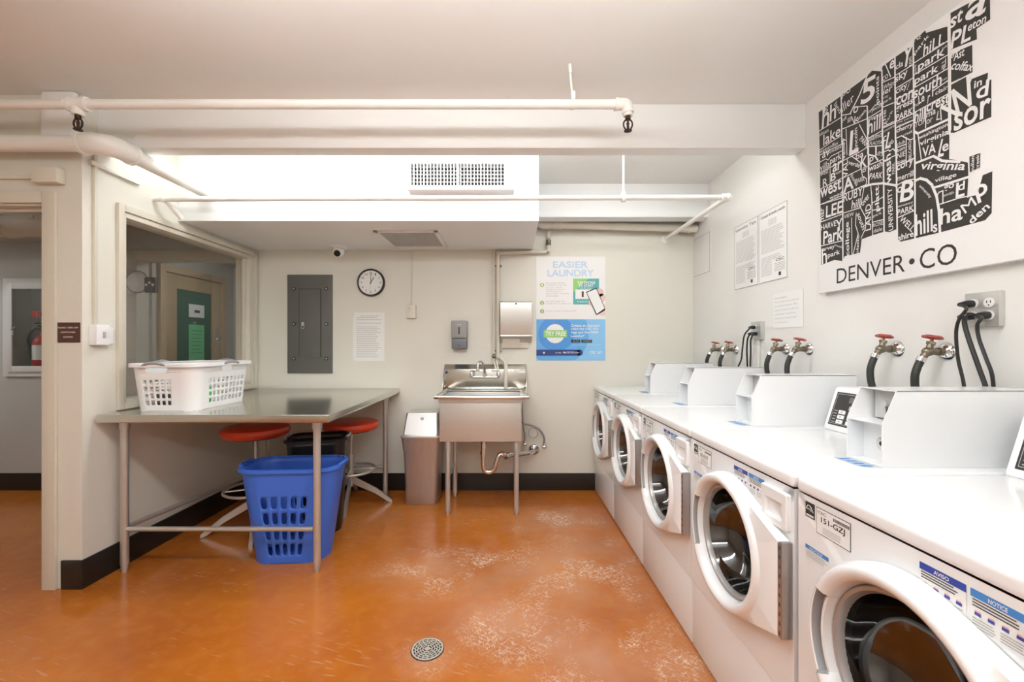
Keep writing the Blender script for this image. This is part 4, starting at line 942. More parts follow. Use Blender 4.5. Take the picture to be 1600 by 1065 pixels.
def make_washer():
    t = thing('washing_machine', 'x', 'washing machine', (0, 0, 0), 'white front-loading washing machines in a row')
    m = MB(); dep = .785
    plate_with_hole(m, -HWD, HWD, .303, .934, CYD, CZD, .193, 0)
    m.box((.004, -HWD, .303), (dep, -HWD+.003, .934)); m.box((.004, HWD-.003, .303), (dep, HWD, .934)); m.box((dep-.003, -HWD, .303), (dep, HWD, .934)); m.box((.004, -HWD, .303), (dep, HWD, .306))
    m.add([(0, -HWD, .303), (.004, -HWD, .303), (.004, -HWD, .934), (0, -HWD, .934)], [(0, 1, 2, 3)]); m.add([(0, HWD, .303), (.004, HWD, .303), (.004, HWD, .934), (0, HWD, .934)], [(0, 1, 2, 3)]); m.add([(0, -HWD, .303), (.004, -HWD, .303), (.004, HWD, .303), (0, HWD, .303)], [(0, 1, 2, 3)])
    m.build('cabinet', WHITE, t, O0, merge=.0002)
    m = MB(); m.box((0.004, -HWD, .012), (dep, HWD, .299), .005); m.box((.02, -HWD+.02, 0), (dep-.02, HWD-.02, .02)); m.build('lower_panel', WHITE, t, O0)
    m = MB(); m.box((-.006, -HWD-.001, .937), (dep, HWD+.001, WH), .014, seg=4); m.build('top', WHITE, t, O0)
    # door
    RC = .245
    def RR(th):     # th from +y (viewer left); hinge at -y
        ph = abs(th % (2*PI)-PI)   # angle from the -y axis
        a1 = math.radians(23.6); a2 = math.radians(69.9)
        if ph < a1: return .325/math.cos(ph)
        if ph < a2: return RC/math.cos(a2-ph)
        return RC
    NA = 144; ths = [2*PI*i/NA for i in range(NA)]
    hh = math.radians(28); eps = math.radians(.6)
    ths += [hh-eps, hh+eps, 2*PI-hh-eps, 2*PI-hh+eps]; ca = math.radians(23.6); ths += [PI-ca, PI+ca]
    ths = sorted(set(round(x, 6) for x in ths))
    prof_out = lambda R: [(R, .002), (R, .032), (R-.004, .036)]
    m = MB(); vs = []; K = 0
    for th in ths:
        R = RR(th); e = max(0, min(1, (R-RC)/.08))
        inh = th < hh or th > 2*PI-hh
        crest = .054
        pr = [(R, .002), (R, .026+.004*e), (R-.005, .036+.0*e)]
        pr += [(min(R-.007, .241), .040), (.236, .048), (.229, crest), (.218, crest), (.208, .049), (.201, .038), (.197, .015), (.196, .004)]
        if inh: pr = [(R, .002), (R, .034), (R-.003, .040), (.239, .042), (.236, .040), (.234, .016), (.222, .013), (.212, .013), (.2105, .034), (.203, .034), (.196, .004)]
        K = len(pr)
        for r, p in pr: vs.append((-p, CYD+r*math.cos(th), CZD+r*math.sin(th)))
    n = len(ths)
    for i in range(n):
        th = ths[i]; inh = (th < hh-1e-4 or ths[(i+1) % n] > 2*PI-hh+1e-4 or i == n-1)
        for j in range(K-1): m.f.append((i*K+j, ((i+1) % n)*K+j, ((i+1) % n)*K+j+1, i*K+j+1)); m.mi.append(1 if (inh and 4 <= j <= 7) else 0)
    m.v = [Vector(v) for v in vs]
    door = m.build('door', [WHITE, PLG], t, O0, ang=50)
    MB().lathe([(.196, -.012), (.192, -.018), (.184, -.016), (.178, -.004), (.1775, .02)], (0, CYD, CZD), (1, 0, 0), 72).build('inner_rim', mat('rim_grey', (.40, .39, .38), .3, .3) if 'rim_grey' not in MATS else MATS['rim_grey'], door, O0)
    MB().lathe([(.1785, .0), (.172, .02), (.16, .055), (.135, .085), (.09, .105), (.0, .115)], (0, CYD, CZD), (1, 0, 0), 64).build('door_glass', DOORGL, door, O0)
    m = MB(); m.box((-.034, -.338, CZD-.141), (-.002, -.3262, CZD+.141), .001, 0); m.box((-.036, -.341, CZD-.138), (-.034, -.322, CZD+.138), .0005, 0)
    for i in range(10): z = CZD-.125+.0278*i; m.box((-.0365, -.334, z-.006), (-.0358, -.328, z+.006), 0, 1)
    m.build('hinge', [mat('hinge_metal', (.45, .42, .40), .35, .9), DGREY], door, O0)
    m = MB(); m.lathe([(.193, .002), (.195, .06), (.24, .065), (.26, .08), (.26, .45), (.2, .48), (0, .49)], (0, CYD, CZD), (1, 0, 0), 48)
    for k in range(3):
        a = 2*PI*k/3+.4; m.tube([(x, CYD+.245*math.cos(a), CZD+.245*math.sin(a)) for x in (.1, .2, .3, .44)], .028, 8)
    m.build('drum', DRUM, t, O0)
    # detergent drawer
    y1, y0, z0, z1 = HWD-.545, HWD-.672, .80, .912
    m = MB(); R4 = lambda i, x, w=0: rrect2((y0+y1)/2, (z0+z1)/2-w, (y1-y0)/2-i, (z1-z0)/2-i, .008, x)
    loft(m, [R4(0, -.0002), R4(0, -.012), R4(.003, -.0145)], False, False)
    cyy, czz = (y0+y1)/2, (z0+z1)/2-.006; a_, b_ = (y1-y0)/2, (z1-z0)/2
    loft(m, [R4(.003, -.0145), rrect2(cyy, czz, a_-.022, b_-.028, .006, -.0145), rrect2(cyy, czz, a_-.024, b_-.030, .006, -.012), rrect2(cyy, czz-.004, a_-.026, b_-.034, .006, -.001)], False, True)
    m.build('detergent_drawer', WHITE, t, O0)
    sticker('energy_sticker', t, HWD-.030, .919, .036, .042, 'star')
    sticker('number_plate', t, HWD-.072, .918, .115, .070, 'plate')
    sticker('blue_notice', t, HWD-.030, .800, .086, .035, 'blue')
    sticker('instruction_sticker', t, HWD-.36, .915, .088, .072, 'aviso'); sticker('instruction_sticker', t, HWD-.455, .915, .088, .072, 'notice')
    # console
    ya, yb = HWD-.006, -.135
    P0, P1 = Vector((.60, 0, .979)), Vector((.655, 0, 1.158))
    m = MB(); m.prism([(P0.x, ya, P0.z), (P0.x, ya, P0.z+.01), (P1.x, ya, P1.z), (P1.x+.012, ya, P1.z+.008), (.80, ya, P1.z+.008), (.80, ya, P0.z)], (0, yb-ya, 0)); con = m.build('console', WHITE, t, O0)
    sl = (P1-(P0+Z3*.01)); L_ = sl.length; U = sl.normalized(); R = -Y3; N = R.cross(U)
    def cq(mb, y, f, wd, ht, l, k, th=.0012):
        o = P0+Z3*.01+Y3*y+U*(L_*f)+N*l; mb.prism([o, o+R*wd, o+R*wd+U*ht, o+U*ht], N*th, k)
    m = MB(); cq(m, ya-.018, .08, .27, L_*.84, .0003, 0); 
    for (a, b, c_, d_) in ((ya-.024, .12, .258, .002), (ya-.024, .87, .258, .002)): cq(m, a, b, c_, d_, .0016, 1, .0002)
    cq(m, ya-.024, .12, .0015, L_*.76, .0016, 1, .0002)
    m.build('display_panel', [INK, PLG], con, O0)
    m = MB(); cq(m, ya-.095, .68, .10, L_*.14, .0016, 0, .001); o = P0+Z3*.01+Y3*(ya-.16)+U*(L_*.70)+N*.003; m.text('28', o, R, U, .026, L_*.10, k=1, bold=.01); m.build('screen', [LCD, LEDG], con, O0)
    for r_ in range(3):
        for c_ in range(3):
            m = MB(); cq(m, ya-.062-.052*c_, .14+.12*r_, .033, L_*.09, .0016, 0, .004); cq(m, ya-.073-.052*c_, .17+.12*r_, .010, L_*.035, .0057, 1, .0002); m.build('key', [PAPER, INKG], con, O0)
    m = MB()
    for i in range(3): cq(m, ya-.105-.03*i, .50, .012, L_*.10, .0016, 0, .0002)
    for i in range(5): cq(m, ya-.032, .16+.07*i, .018, L_*.018, .0016, 0, .0002)
    m.build('markings', PLG, con, O0)
    # coin box
    cya, cyb = HWD-.50, HWD-.635; X0, X1, Z1 = .305, .80, 1.213
    pr = [(X0, .9785), (X0, 1.112), (X0+.045, Z1), (X1, Z1), (X1, .9785)]
    m = MB()
    for y in (cya, cyb+.003): m.prism([(x, y, z) for x, z in pr], (0, -.003, 0))
    m.box((X0+.045, cyb, Z1-.003), (X1, cya, Z1)); m.box((X0+.13, cyb+.004, .979), (X0+.133, cya-.004, Z1-.003)); m.box((X0+.002, cyb+.003, .979), (X0+.13, cya-.003, .982)); m.box((X0+.002, cyb+.003, 1.108), (X0+.13, cya-.003, 1.111))
    m.box((X0+.055, cyb+.06, .982), (X0+.058, cya-.003, 1.108))
    cb = m.build('coin_box', WHITE, t, O0)
    m = MB(); m.box((X0+.085, cyb+.02, 1.115), (X0+.088, cya-.012, 1.205), .001); yk = (cya+cyb)/2+.01; m.cyl((X0+.072, yk, 1.165), (X0+.085, yk, 1.165), .011); m.box((X0+.083, yk-.003, 1.118), (X0+.0855, yk+.003, 1.155), 0, 1); m.build('lock_plate', [LGREY, DGREY], cb, O0)
    m = MB(); m.box((X0+.05, cyb+.012, .992), (X0+.054, cyb+.058, 1.1), .001); m.cyl((X0+.03, cyb+.036, 1.045), (X0+.05, cyb+.036, 1.045), .020, k=1); m.cyl((X0+.028, cyb+.036, 1.045), (X0+.03, cyb+.036, 1.045), .007, k=2); m.cyl((X0+.044, cyb+.036, 1.012), (X0+.05, cyb+.036, 1.012), .007, k=1); m.cyl((X0+.044, cyb+.036, 1.083), (X0+.05, cyb+.036, 1.083), .006, k=1)
    m.build('coin_lock', [LGREY, CHROME, BLACK], cb, O0)
    m = MB(); m.poly([(X0-.05, cya-.005, WH+.0006), (X0-.05, cyb+.01, WH+.0006), (X0-.002, cyb+.01, WH+.0006), (X0-.002, cya-.005, WH+.0006)], 0)
    for i in range(4): m.poly([(X0-.045, cya-.015-.028*i, WH+.001), (X0-.045, cya-.033-.028*i, WH+.001), (X0-.01, cya-.033-.028*i, WH+.001), (X0-.01, cya-.015-.028*i, WH+.001)], 1)
    m.build('top_sticker', [MATS['sticker_pale'] if 'sticker_pale' in MATS else mat('sticker_pale', (.55, .66, .80), .4), NBLUE], t, O0, smooth=False)
    return t
w0 = make_washer()
edges = [4.008, 3.318, 2.628, 1.938, 1.235]
def Xf(y): return .768+.0185*(D-y)
labs = ['white washing machine farthest away, against the back wall', 'white washing machine second from the back wall',
        'white washing machine in the middle of the row', 'white washing machine whose whole round door and metal hinge strip show, second nearest',
        'nearest white washing machine, cut off by the frame, with plate 151-GZJ']
ws = []
rot = math.atan(.0185)
for i, e in enumerate(edges):
    yc = e-.347; loc = (Xf(yc), yc, 0)
    if i == 0: w0.location = loc; w0.rotation_euler = (0, 0, rot); w0['label'] = labs[0]; ws.append(w0)
    else: ws.append(dup(w0, loc, labs[i], rot))
m = MB(); pl = Vector((-.0018, HWD-.072, .848))
m.text('151-GZJ', pl+Z3*.030-Y3*.018, -Y3, Z3, .080, .019, bold=.015); m.build('plate_number', INK, ws[4], O0, smooth=False)
for i in (0, 1, 2, 3):
    m = MB()
    for k in range(6): m.box((-.0019, HWD-.090-.012*k-.009, .878), (-.0016, HWD-.090-.012*k, .878+.017*(.8+.2*((k*i) % 2))))
    m.build('plate_number', INKG, ws[i], O0, smooth=False)

# ------------------------------------------------------------------ taps and hoses on the right wall
def make_tap(loc, label):
    t = thing('hose_tap', label, 'tap', loc, 'red-handled taps on the right wall')    # local: wall at x=0, out towards -x
    MB().lathe([(.014, -.02), (.02, -.018), (.036, -.004), (.037, 0)], (0, 0, 0), (1, 0, 0), 28).build('flange', CHROME, t, O0)
    m = MB(); m.cyl((-.004, 0, 0), (-.06, 0, 0), .012, .0135); m.cyl((-.018, 0, 0), (-.034, 0, 0), .018, n=6); m.ball((-.072, 0, .0), .018, sc=(1.2, 1, 1)); m.cyl((-.07, 0, 0), (-.062, 0, .035), .013, .010); m.cyl((-.063, 0, .028), (-.060, 0, .038), .0145, n=6); m.cyl((-.075, 0, 0), (-.096, 0, -.028), .013, .012)
    m.build('body', BRASS, t, O0)
    m = MB(); m.cyl((-.094, 0, -.024), (-.104, 0, -.040), .0155, n=16); m.build('coupling', CHROME, t, O0)
    m = MB(); c = Vector((-.055, 0, .056)); ax = Vector((.22, 0, 1)).normalized(); x_, y_ = frame(ax); m.cyl((-.06, 0, .035), c, .005)
    pts = []
    for i in range(40):
        a = 2*PI*i/40; r = .026+.003*math.cos(5*a); pts.append(c+x_*r*math.cos(a)+y_*r*math.sin(a))
    m.tube(pts, .0052, 8, closed=True)
    for i in range(5):
        a = 2*PI*i/5; m.cyl(c, c+(x_*math.cos(a)+y_*math.sin(a))*.026, .0045)
    m.cyl(c-ax*.005, c+ax*.005, .009); m.build('handle', REDH, t, O0)
    m = MB(); m.tube([(-.101, 0, -.036), (-.114, 0, -.065), (-.122, 0, -.10), (-.118, 0, -.15), (-.098, 0, -.21), (-.075, 0, -.30)], .0135, 12, smooth=5); m.build('hose', RUBBER, t, O0)
    return t
tl = ['red-handled tap nearest the camera, left of the crowded steel outlet', 'red-handled tap beneath the left half of the black map canvas', 'right tap of the middle pair, right of the small outlet', 'left tap of the middle pair, beside the small outlet raceway', 'right tap of the farthest pair', 'left tap of the farthest pair, nearest the back wall']
pts = [(1479, 549), (1402, 545), (1264, 545), (1228, 545), (1150, 546), (1128, 546)]
t0 = None
for i, (u, v) in enumerate(pts):
    q = onx(u, v, XR)
    if i == 0: t0 = make_tap(q, tl[0])
    else: dup(t0, q, tl[i])
for j, tp in enumerate([o for o in bpy.data.objects if o.name.startswith('hose_tap')]): tp.rotation_euler = ((.02, -.03, .05, -.04, .0, .03)[j % 6], 0, 0)
# outlets
def plugs(mb, y, z): pass
q0 = onx(1516, 459, XR); q1 = onx(1571, 509, XR)
t = thing('wall_outlet', 'steel double outlet crowded with black plugs right of the near taps', 'outlet', (XR, (q0.y+q1.y)/2, q1.z))
ya, yb, za, zb = q0.y, q1.y, min(q0.z, q1.z), max(q0.z, q1.z)
MB().box((XR-.022, yb, za), (XR, ya, zb), .004).build('plate', STEEL, t)
yc1, yc2 = ya-(ya-yb)*.27, ya-(ya-yb)*.73; zc1, zc2 = za+(zb-za)*.68, za+(zb-za)*.32
for y in (yc1, yc2):
    for z in (zc1, zc2):
        m = MB(); m.cyl((XR-.024, y, z), (XR-.02, y, z), .017, n=24)
        for s in (-1, 1): m.box((XR-.0246, y+s*.006-.0012, z-.002), (XR-.0238, y+s*.006+.0012, z+.007), 0, 1)
        m.cyl((XR-.0246, y, z-.009), (XR-.0238, y, z-.009), .0025, n=10, k=1); m.build('socket', [PAPER, BLACK], t)
def cord(label, y, z, pts, r=.0055):
    p0 = Vector((XR-.0255, y, z)); t = thing('power_cord', label, 'cord', p0, 'black power cords on the right wall')
    m = MB(); m.lathe([(0, 0), (.013, 0), (.014, .012), (.011, .03), (.006, .045), (0, .046)], p0, Vector((-1, .12, -.06)), 16); m.build('plug', BLACK, t)
    MB().tube([p0+Vector((-.04, .005, -.003))]+[Vector(p) for p in pts], r, 8, smooth=6).build('cable', BLACK, t)
xh_ = XR-.08
def R3(u, v, x=xh_): return onx(u, v, x)
cord('black power cord from the upper left socket of the double outlet', yc1, zc1, [R3(1510, 482), R3(1499, 498), R3(1494, 520), R3(1497, 560), R3(1506, 600), R3(1508, 640)])
cord('black power cord from the lower left socket of the double outlet', yc1, zc2, [R3(1508, 492), R3(1507, 505), R3(1514, 530), R3(1528, 570), R3(1542, 610), R3(1548, 645)], .0075)
cord('black power cord from the lower right socket of the double outlet', yc2, zc2, [R3(1534, 496), R3(1527, 508), R3(1530, 530), R3(1541, 560), R3(1551, 590), R3(1554, 645)])
q0 = onx(1179.5, 503, XR); q1 = onx(1195, 530, XR)
t = thing('wall_outlet', 'small steel outlet with two black plugs below the taped note', 'outlet', (XR, (q0.y+q1.y)/2, q1.z))
ya, yb, za, zb = q0.y, q1.y, q1.z, q0.z
MB().box((XR-.03, yb, za), (XR, ya, zb), .004).build('plate', STEEL, t)
ycm = (ya+yb)/2
for z in (za+(zb-za)*.68, za+(zb-za)*.32):
    m = MB(); m.cyl((XR-.032, ycm, z), (XR-.028, ycm, z), .016, n=20); m.build('socket', PAPER, t)
m = MB(); m.box((XR-.018, ycm-.016, .95), (XR, ycm+.012, za), .003); m.build('raceway', WALLR, t)
z1_, z2_ = za+(zb-za)*.68, za+(zb-za)*.32
def cord2(label, dy, z, pts):
    p0 = Vector((XR-.033, ycm+dy, z)); t = thing('power_cord', label, 'cord', p0, 'black power cords on the right wall')
    MB().lathe([(0, 0), (.012, 0), (.013, .012), (.010, .028), (.005, .042), (0, .043)], p0, Vector((-1, .1, 0)), 16).build('plug', BLACK, t)
    MB().tube([p0+Vector((-.038, .004, 0))]+[Vector(p) for p in pts], .0055, 8, smooth=6).build('cable', BLACK, t)
cord2('black power cord from the upper socket of the small outlet', 0, z1_, [R3(1171, 513), R3(1163, 524), R3(1160, 545), R3(1158, 562), R3(1152, 576), R3(1145, 600)])
cord2('left of the two black power cords from the lower socket of the small outlet', .008, z2_, [R3(1172, 521), R3(1168, 530), R3(1167, 550), R3(1168, 575), R3(1168, 600)])
cord2('right of the two black power cords from the lower socket of the small outlet', -.02, z2_, [R3(1177, 521), R3(1173, 531), R3(1173, 550), R3(1172, 575), R3(1172, 600)])
# access panel
y0, y1 = 3.68, 3.985; z0, z1 = 1.99, 2.325
t = thing('access_panel', 'flat painted access panel high on the right wall near the corner', 'panel', (XR, (y0+y1)/2, z0))
MB().box((XR-.004, y0-.03, z0-.03), (XR, y1+.02, z1+.03), .002).build('frame', WALLR, t)
m = MB(); m.box((XR-.0065, y0, z0), (XR-.0045, y1, z1), .0005, 0); m.build('hatch', WALLR, t)
m = MB(); m.box((XR-.0046, y0-.003, z0-.003), (XR-.0042, y1+.003, z1+.003)); m.build('seam', DGREY, t)
# tips posters
for k, (u0, u1, title, lab) in enumerate(((1148.5, 1185, 'Laundry Tips', 'white laundry tips poster, the left one of the pair on the right wall'), (1187, 1231, 'Consejos de lavado y secado', 'white laundry tips poster in Spanish, the right one of the pair'))):
    ya, yb = onx(u0, 0, XR).y, onx(u1, 0, XR).y; z0, z1 = 1.772, 2.245
    m = MB(); m.box((XR-.004, yb, z0), (XR-.0005, ya, z1), 0, 0)
    wd = ya-yb; ht = z1-z0; Rr = -Y3; O = Vector((XR-.0044, ya, z0)); N = Vector((-1, 0, 0))
    def q(a, b, c, d, kk, l=1): m.poly([O+Rr*a+Z3*b+N*.0004*l, O+Rr*c+Z3*b+N*.0004*l, O+Rr*c+Z3*d+N*.0004*l, O+Rr*a+Z3*d+N*.0004*l], kk)
    for (a, b, c, d) in ((0, 0, wd, .004), (0, ht-.004, wd, ht), (0, 0, .004, ht), (wd-.004, 0, wd, ht)): q(a, b, c, d, 2)
    m.text(title, O+Rr*(wd*.07)+Z3*(ht*.90)+N*.0005, Rr, Z3, wd*.86, ht*.055, k=1, bold=.004)
    rnd = random.Random(k)
    for i in range(34):
        z = ht*(.85-.023*i); 
        if i in (4, 20, 21): continue
        a, b = wd*.08, wd*(.75+.17*rnd.random())
        if i < 4: a, b = wd*.35, wd*.65
        if i > 24: b = wd*.48
        q(a, z, b, z+.003, 2)
    m.text('CSC', O+Rr*(wd*.62)+Z3*(ht*.25)+N*.0005, Rr, Z3, wd*.28, ht*.035, k=1, bold=.02)
    for i in range(6): q(wd*.58, ht*(.22-.02*i), wd*.93, ht*(.22-.02*i)+.003, 2)
    q(wd*.72, ht*.05, wd*.80, ht*.10, 1)
    single(m, 'tips_poster', [PAPER, INK, INKG], lab, 'poster', smooth=False)
ya, yb = onx(1209.5, 0, XR).y, onx(1256, 0, XR).y
m = MB(); z0, z1 = 1.462, 1.682; m.box((XR-.005, yb, z0), (XR-.0015, ya, z1), 0, 0)
O = Vector((XR-.0055, ya, z0)); N = Vector((-1, 0, 0))
for i, s_ in enumerate(('Dear Residents:', 'Please stop putting cat/trash', 'into washers & dryers. They', 'clog the drain lines that we', 'cannot easily clean & may', 'lead to your being charged', 'fees. Thank you')):
    m.text(s_, O-Y3*.018+Z3*(.185-.026*i), -Y3, Z3, .0078*len(s_)*1.03, .011, k=1)
single(m, 'handwritten_note', [PAPER, INKG], 'handwritten white note taped to the right wall', 'paper', smooth=False)

# ------------------------------------------------------------------ the map canvas
CXF = XR-.038
cy1, cy0, cz0 = 2.325, 1.372, 1.632; cz1 = cz0+.985
t = thing('map_canvas', 'large white canvas with a black word map of Denver on the right wall', 'picture', (XR-.003, (cy0+cy1)/2, cz0))
MB().box((CXF, cy0, cz0), (XR-.003, cy1, cz1), .003).build('canvas', CANV, t)
CR = {'A': (1250, 0, 4.437), 'B': (1250, 220, 4.437), '1': (1270, 80, 8.192), '2': (1270, 190, 8.192), '3': (1270, 300, 8.192), '4': (1380, 30, 8.875), '5': (1370, 140, 8.192), '6': (1370, 260, 8.192)}
def cp(c, x, y, l=1):
    ox, oy, s = CR[c]; p = onx(ox+x/s, oy+y/s, CXF); p.x = CXF-.0006*l; return p
m = MB()
def black(pts, l=1):
    P = [cp(*p, l) for p in pts]; m.poly(P, 0)
black([('A', 130, 778), ('A', 280, 668), ('A', 285, 662), ('A', 455, 537), ('A', 500, 490), ('A', 568, 495), ('A', 572, 462), ('A', 600, 440), ('A', 655, 400), ('A', 780, 314), ('A', 792, 275), ('A', 870, 210), ('A', 874, 228), ('A', 1025, 182), ('A', 1037, 640), ('A', 1037, 815),
       ('B', 1035, 125), ('B', 1165, 150), ('B', 1168, 238), ('B', 1160, 395), ('B', 1235, 360), ('B', 1268, 238), ('B', 1335, 210), ('B', 1330, 500), ('B', 1285, 550), ('B', 970, 635), ('B', 800, 675), ('B', 700, 698), ('B', 682, 690), ('B', 678, 612), ('B', 662, 615), ('B', 622, 632), ('B', 588, 628), ('B', 500, 655), ('B', 428, 682), ('B', 417, 775), ('B', 310, 800), ('B', 298, 833), ('B', 240, 825), ('B', 148, 860), ('B', 138, 100)])
black([('A', 1035, 95), ('A', 1210, 0), ('A', 1318, -55), ('A', 1320, 135), ('A', 1225, 200), ('A', 1228, 272), ('A', 1045, 345)])
black([('A', 1045, 375), ('A', 1195, 310), ('A', 1197, 500), ('A', 1048, 578)])
black([('A', 1045, 590), ('A', 1170, 522), ('A', 1190, 548), ('A', 1305, 503), ('A', 1300, 560), ('A', 1328, 550), ('A', 1328, 810), ('A', 1070, 920), ('A', 1040, 920), ('A', 985, 770), ('A', 1040, 740)], 1.3)
black([('B', 1175, 110), ('B', 1225, 92), ('B', 1252, 84), ('B', 1248, 185), ('B', 1178, 218)])
LN = [0]
def line(pts, wd=.0055, l=2):
    P = [cp(*p, l) for p in pts]
    for a, b in zip(P, P[1:]):
        d = (b-a); 
        if d.length < 1e-5: continue
        d.normalize(); n_ = Vector((0, -d.z, d.y))*wd/2; e = d*wd*.35
        LN[0] += 1; o = Vector((-.000012*(LN[0] % 25), 0, 0)); m.poly([a-n_-e+o, b-n_+e+o, b+n_+e+o, a+n_-e+o], 1)
for pts in ([('A', 287, 655), ('A', 292, 1000), ('B', 297, 0), ('B', 299, 832)], [('A', 468, 740), ('A', 472, 1065), ('B', 475, 0), ('B', 478, 300)],
            [('A', 570, 490), ('A', 575, 1065), ('B', 580, 0), ('B', 585, 635)], [('A', 660, 385), ('A', 665, 1065), ('B', 668, 0), ('B', 677, 690)], [('A', 787, 300), ('A', 795, 1065), ('B', 798, 0), ('B', 800, 680)]): line(pts, .0075)
line([('A', 1035, 90), ('A', 1039, 500), ('A', 1040, 900)], .012)
for pts in ([('1', 85, 1020), ('1', 360, 850)], [('1', 370, 820), ('1', 490, 800)], [('1', 515, 715), ('1', 700, 700), ('1', 705, 860)], [('1', 370, 1000), ('1', 700, 862), ('1', 885, 750)],
            [('1', 740, 765), ('1', 800, 690), ('1', 885, 668)], [('1', 895, 400), ('1', 1050, 330)], [('1', 890, 720), ('1', 1060, 650)], [('1', 895, 970), ('1', 1060, 890)], [('1', 500, 840), ('1', 540, 930)],
            [('2', 90, 365), ('2', 250, 250), ('2', 365, 180)], [('2', 90, 430), ('2', 365, 290)], [('2', 90, 520), ('2', 170, 475), ('2', 200, 490), ('2', 240, 440), ('2', 370, 375)], [('2', 95, 650), ('2', 380, 510)], [('2', 95, 865), ('2', 380, 720)], [('2', 100, 1060), ('2', 390, 940)],
            [('2', 430, 95), ('2', 440, 420)], [('2', 600, 40), ('2', 700, 230)], [('2', 390, 500), ('2', 600, 390), ('2', 710, 320), ('2', 900, 305)], [('2', 390, 720), ('2', 620, 605)], [('2', 400, 930), ('2', 660, 815), ('2', 720, 805)],
            [('2', 500, 440), ('2', 610, 520), ('2', 640, 700), ('2', 690, 730), ('2', 690, 790), ('2', 660, 830), ('2', 630, 1000), ('3', 615, 190)], [('2', 710, 215), ('2', 890, 115)], [('2', 715, 560), ('2', 900, 480)],
            [('2', 745, 815), ('2', 765, 1060)], [('2', 905, 80), ('2', 1060, 10)], [('2', 910, 390), ('2', 970, 360), ('2', 990, 378), ('2', 1030, 345), ('2', 1062, 380)], [('2', 905, 505), ('2', 1060, 430)], [('2', 225, 600), ('2', 225, 790)],
            [('3', 100, 160), ('3', 385, 70)], [('3', 100, 385), ('3', 385, 280)], [('3', 105, 690), ('3', 385, 620)], [('3', 390, 270), ('3', 610, 200)], [('3', 500, 330), ('3', 505, 800)], [('3', 560, 270), ('3', 550, 420), ('3', 585, 530), ('3', 520, 790)],
            [('3', 615, 200), ('3', 680, 320), ('3', 680, 460), ('3', 620, 590)], [('3', 755, 0), ('3', 770, 555)], [('3', 765, 235), ('3', 905, 200)], [('3', 765, 140), ('3', 905, 60)], [('3', 770, 385), ('3', 910, 350)],
            [('4', 165, 785), ('4', 415, 630)], [('4', 435, 605), ('4', 900, 300)], [('4', 435, 770), ('4', 900, 495)], [('4', 435, 950), ('4', 905, 680)], [('4', 170, 965), ('4', 415, 815)], [('4', 700, 990), ('4', 910, 845)], [('4', 690, 970), ('4', 690, 1065)],
            [('5', 245, 120), ('5', 470, 20)], [('5', 250, 410), ('5', 470, 305)], [('5', 250, 490), ('5', 470, 390)], [('5', 255, 620), ('5', 320, 590), ('5', 430, 645), ('5', 480, 620)], [('5', 380, 610), ('5', 380, 920)], [('5', 265, 740), ('5', 370, 700)], [('5', 265, 950), ('5', 370, 910)], [('5', 255, 985), ('5', 480, 880)],
            [('5', 490, 290), ('5', 940, 40)], [('5', 630, 210), ('5', 630, 490)], [('5', 820, 250), ('5', 830, 390)], [('5', 530, 560), ('5', 575, 910)], [('5', 940, 170), ('5', 845, 220)], [('6', 260, 240), ('6', 370, 180), ('6', 485, 160)],
            [('6', 770, 380), ('6', 800, 330), ('6', 850, 310), ('6', 850, 470)], [('6', 790, 490), ('6', 1065, 400), ('B', 1235, 370)], [('6', 270, 655), ('6', 490, 560)], [('4', 940, 495), ('4', 1065, 430)], [('4', 940, 890), ('4', 1065, 830)]): line(pts, .0042)
line([('1', 480, 800), ('1', 600, 560), ('1', 700, 310)], .0075)
line([('5', 490, 540), ('5', 530, 560), ('5', 940, 370), ('5', 935, 560)], .009); line([('5', 500, 940), ('5', 730, 850), ('5', 840, 910), ('5', 1065, 925)], .009)
line([('6', 490, 185), ('6', 560, 152), ('6', 640, 172), ('6', 710, 235), ('6', 770, 380), ('6', 800, 560), ('6', 812, 840)], .010); line([('6', 740, 270), ('6', 1065, 170), ('B', 1170, 250)], .009)
line([('2', 650, 835), ('2', 760, 800), ('2', 900, 788), ('2', 1065, 815), ('6', 255, 252)], .0095); line([('2', 715, 425), ('2', 800, 440), ('2', 835, 490)], .007); line([('2', 812, 320), ('2', 812, 430)], .008)
line([('1', 930, 160), ('1', 1000, 325)], .0045)
line([('A', 985, 740), ('A', 1103, 795), ('A', 1062, 630), ('A', 1182, 725), ('A', 1168, 525)], .0125, 3)
line([('A', 1190, 545), ('A', 1170, 600), ('A', 1180, 720)], .006, 3)
LW = [0]
def word(s, c, p0, p1, h, bold=.0, l=4, k=1):
    ox, oy, sc_ = CR[c]; a = cp(c, *p0, l); b = cp(c, *p1, l)
    hp = (cp(c, p0[0], p0[1]-h)-cp(c, *p0)).length
    hm = h/sc_; mid = ((p0[0]+p1[0])/2, (p0[1]+p1[1])/2)
    # height measured vertically in the picture at the word's middle, whichever way it runs
    vert = (cp(c, mid[0], mid[1]-h)-cp(c, *mid)).length; horiz = (cp(c, mid[0]-h, mid[1])-cp(c, *mid)); horiz = abs(horiz.y)
    d = b-a; steep = min(1, abs(d.z)/max(d.length, 1e-6)); steep = max(0, (steep-.5)*2)
    hh = vert*(1-steep)+horiz*steep
    R = d.normalized(); U = Vector((0, -R.z, R.y)); 
    if R.cross(U).x > 0: U = -U
    LW[0] += 1; a.x -= .000012*(LW[0] % 12)
    m.text(s, a, R, U, d.length, hh, k=k, bold=min(bold, .018))
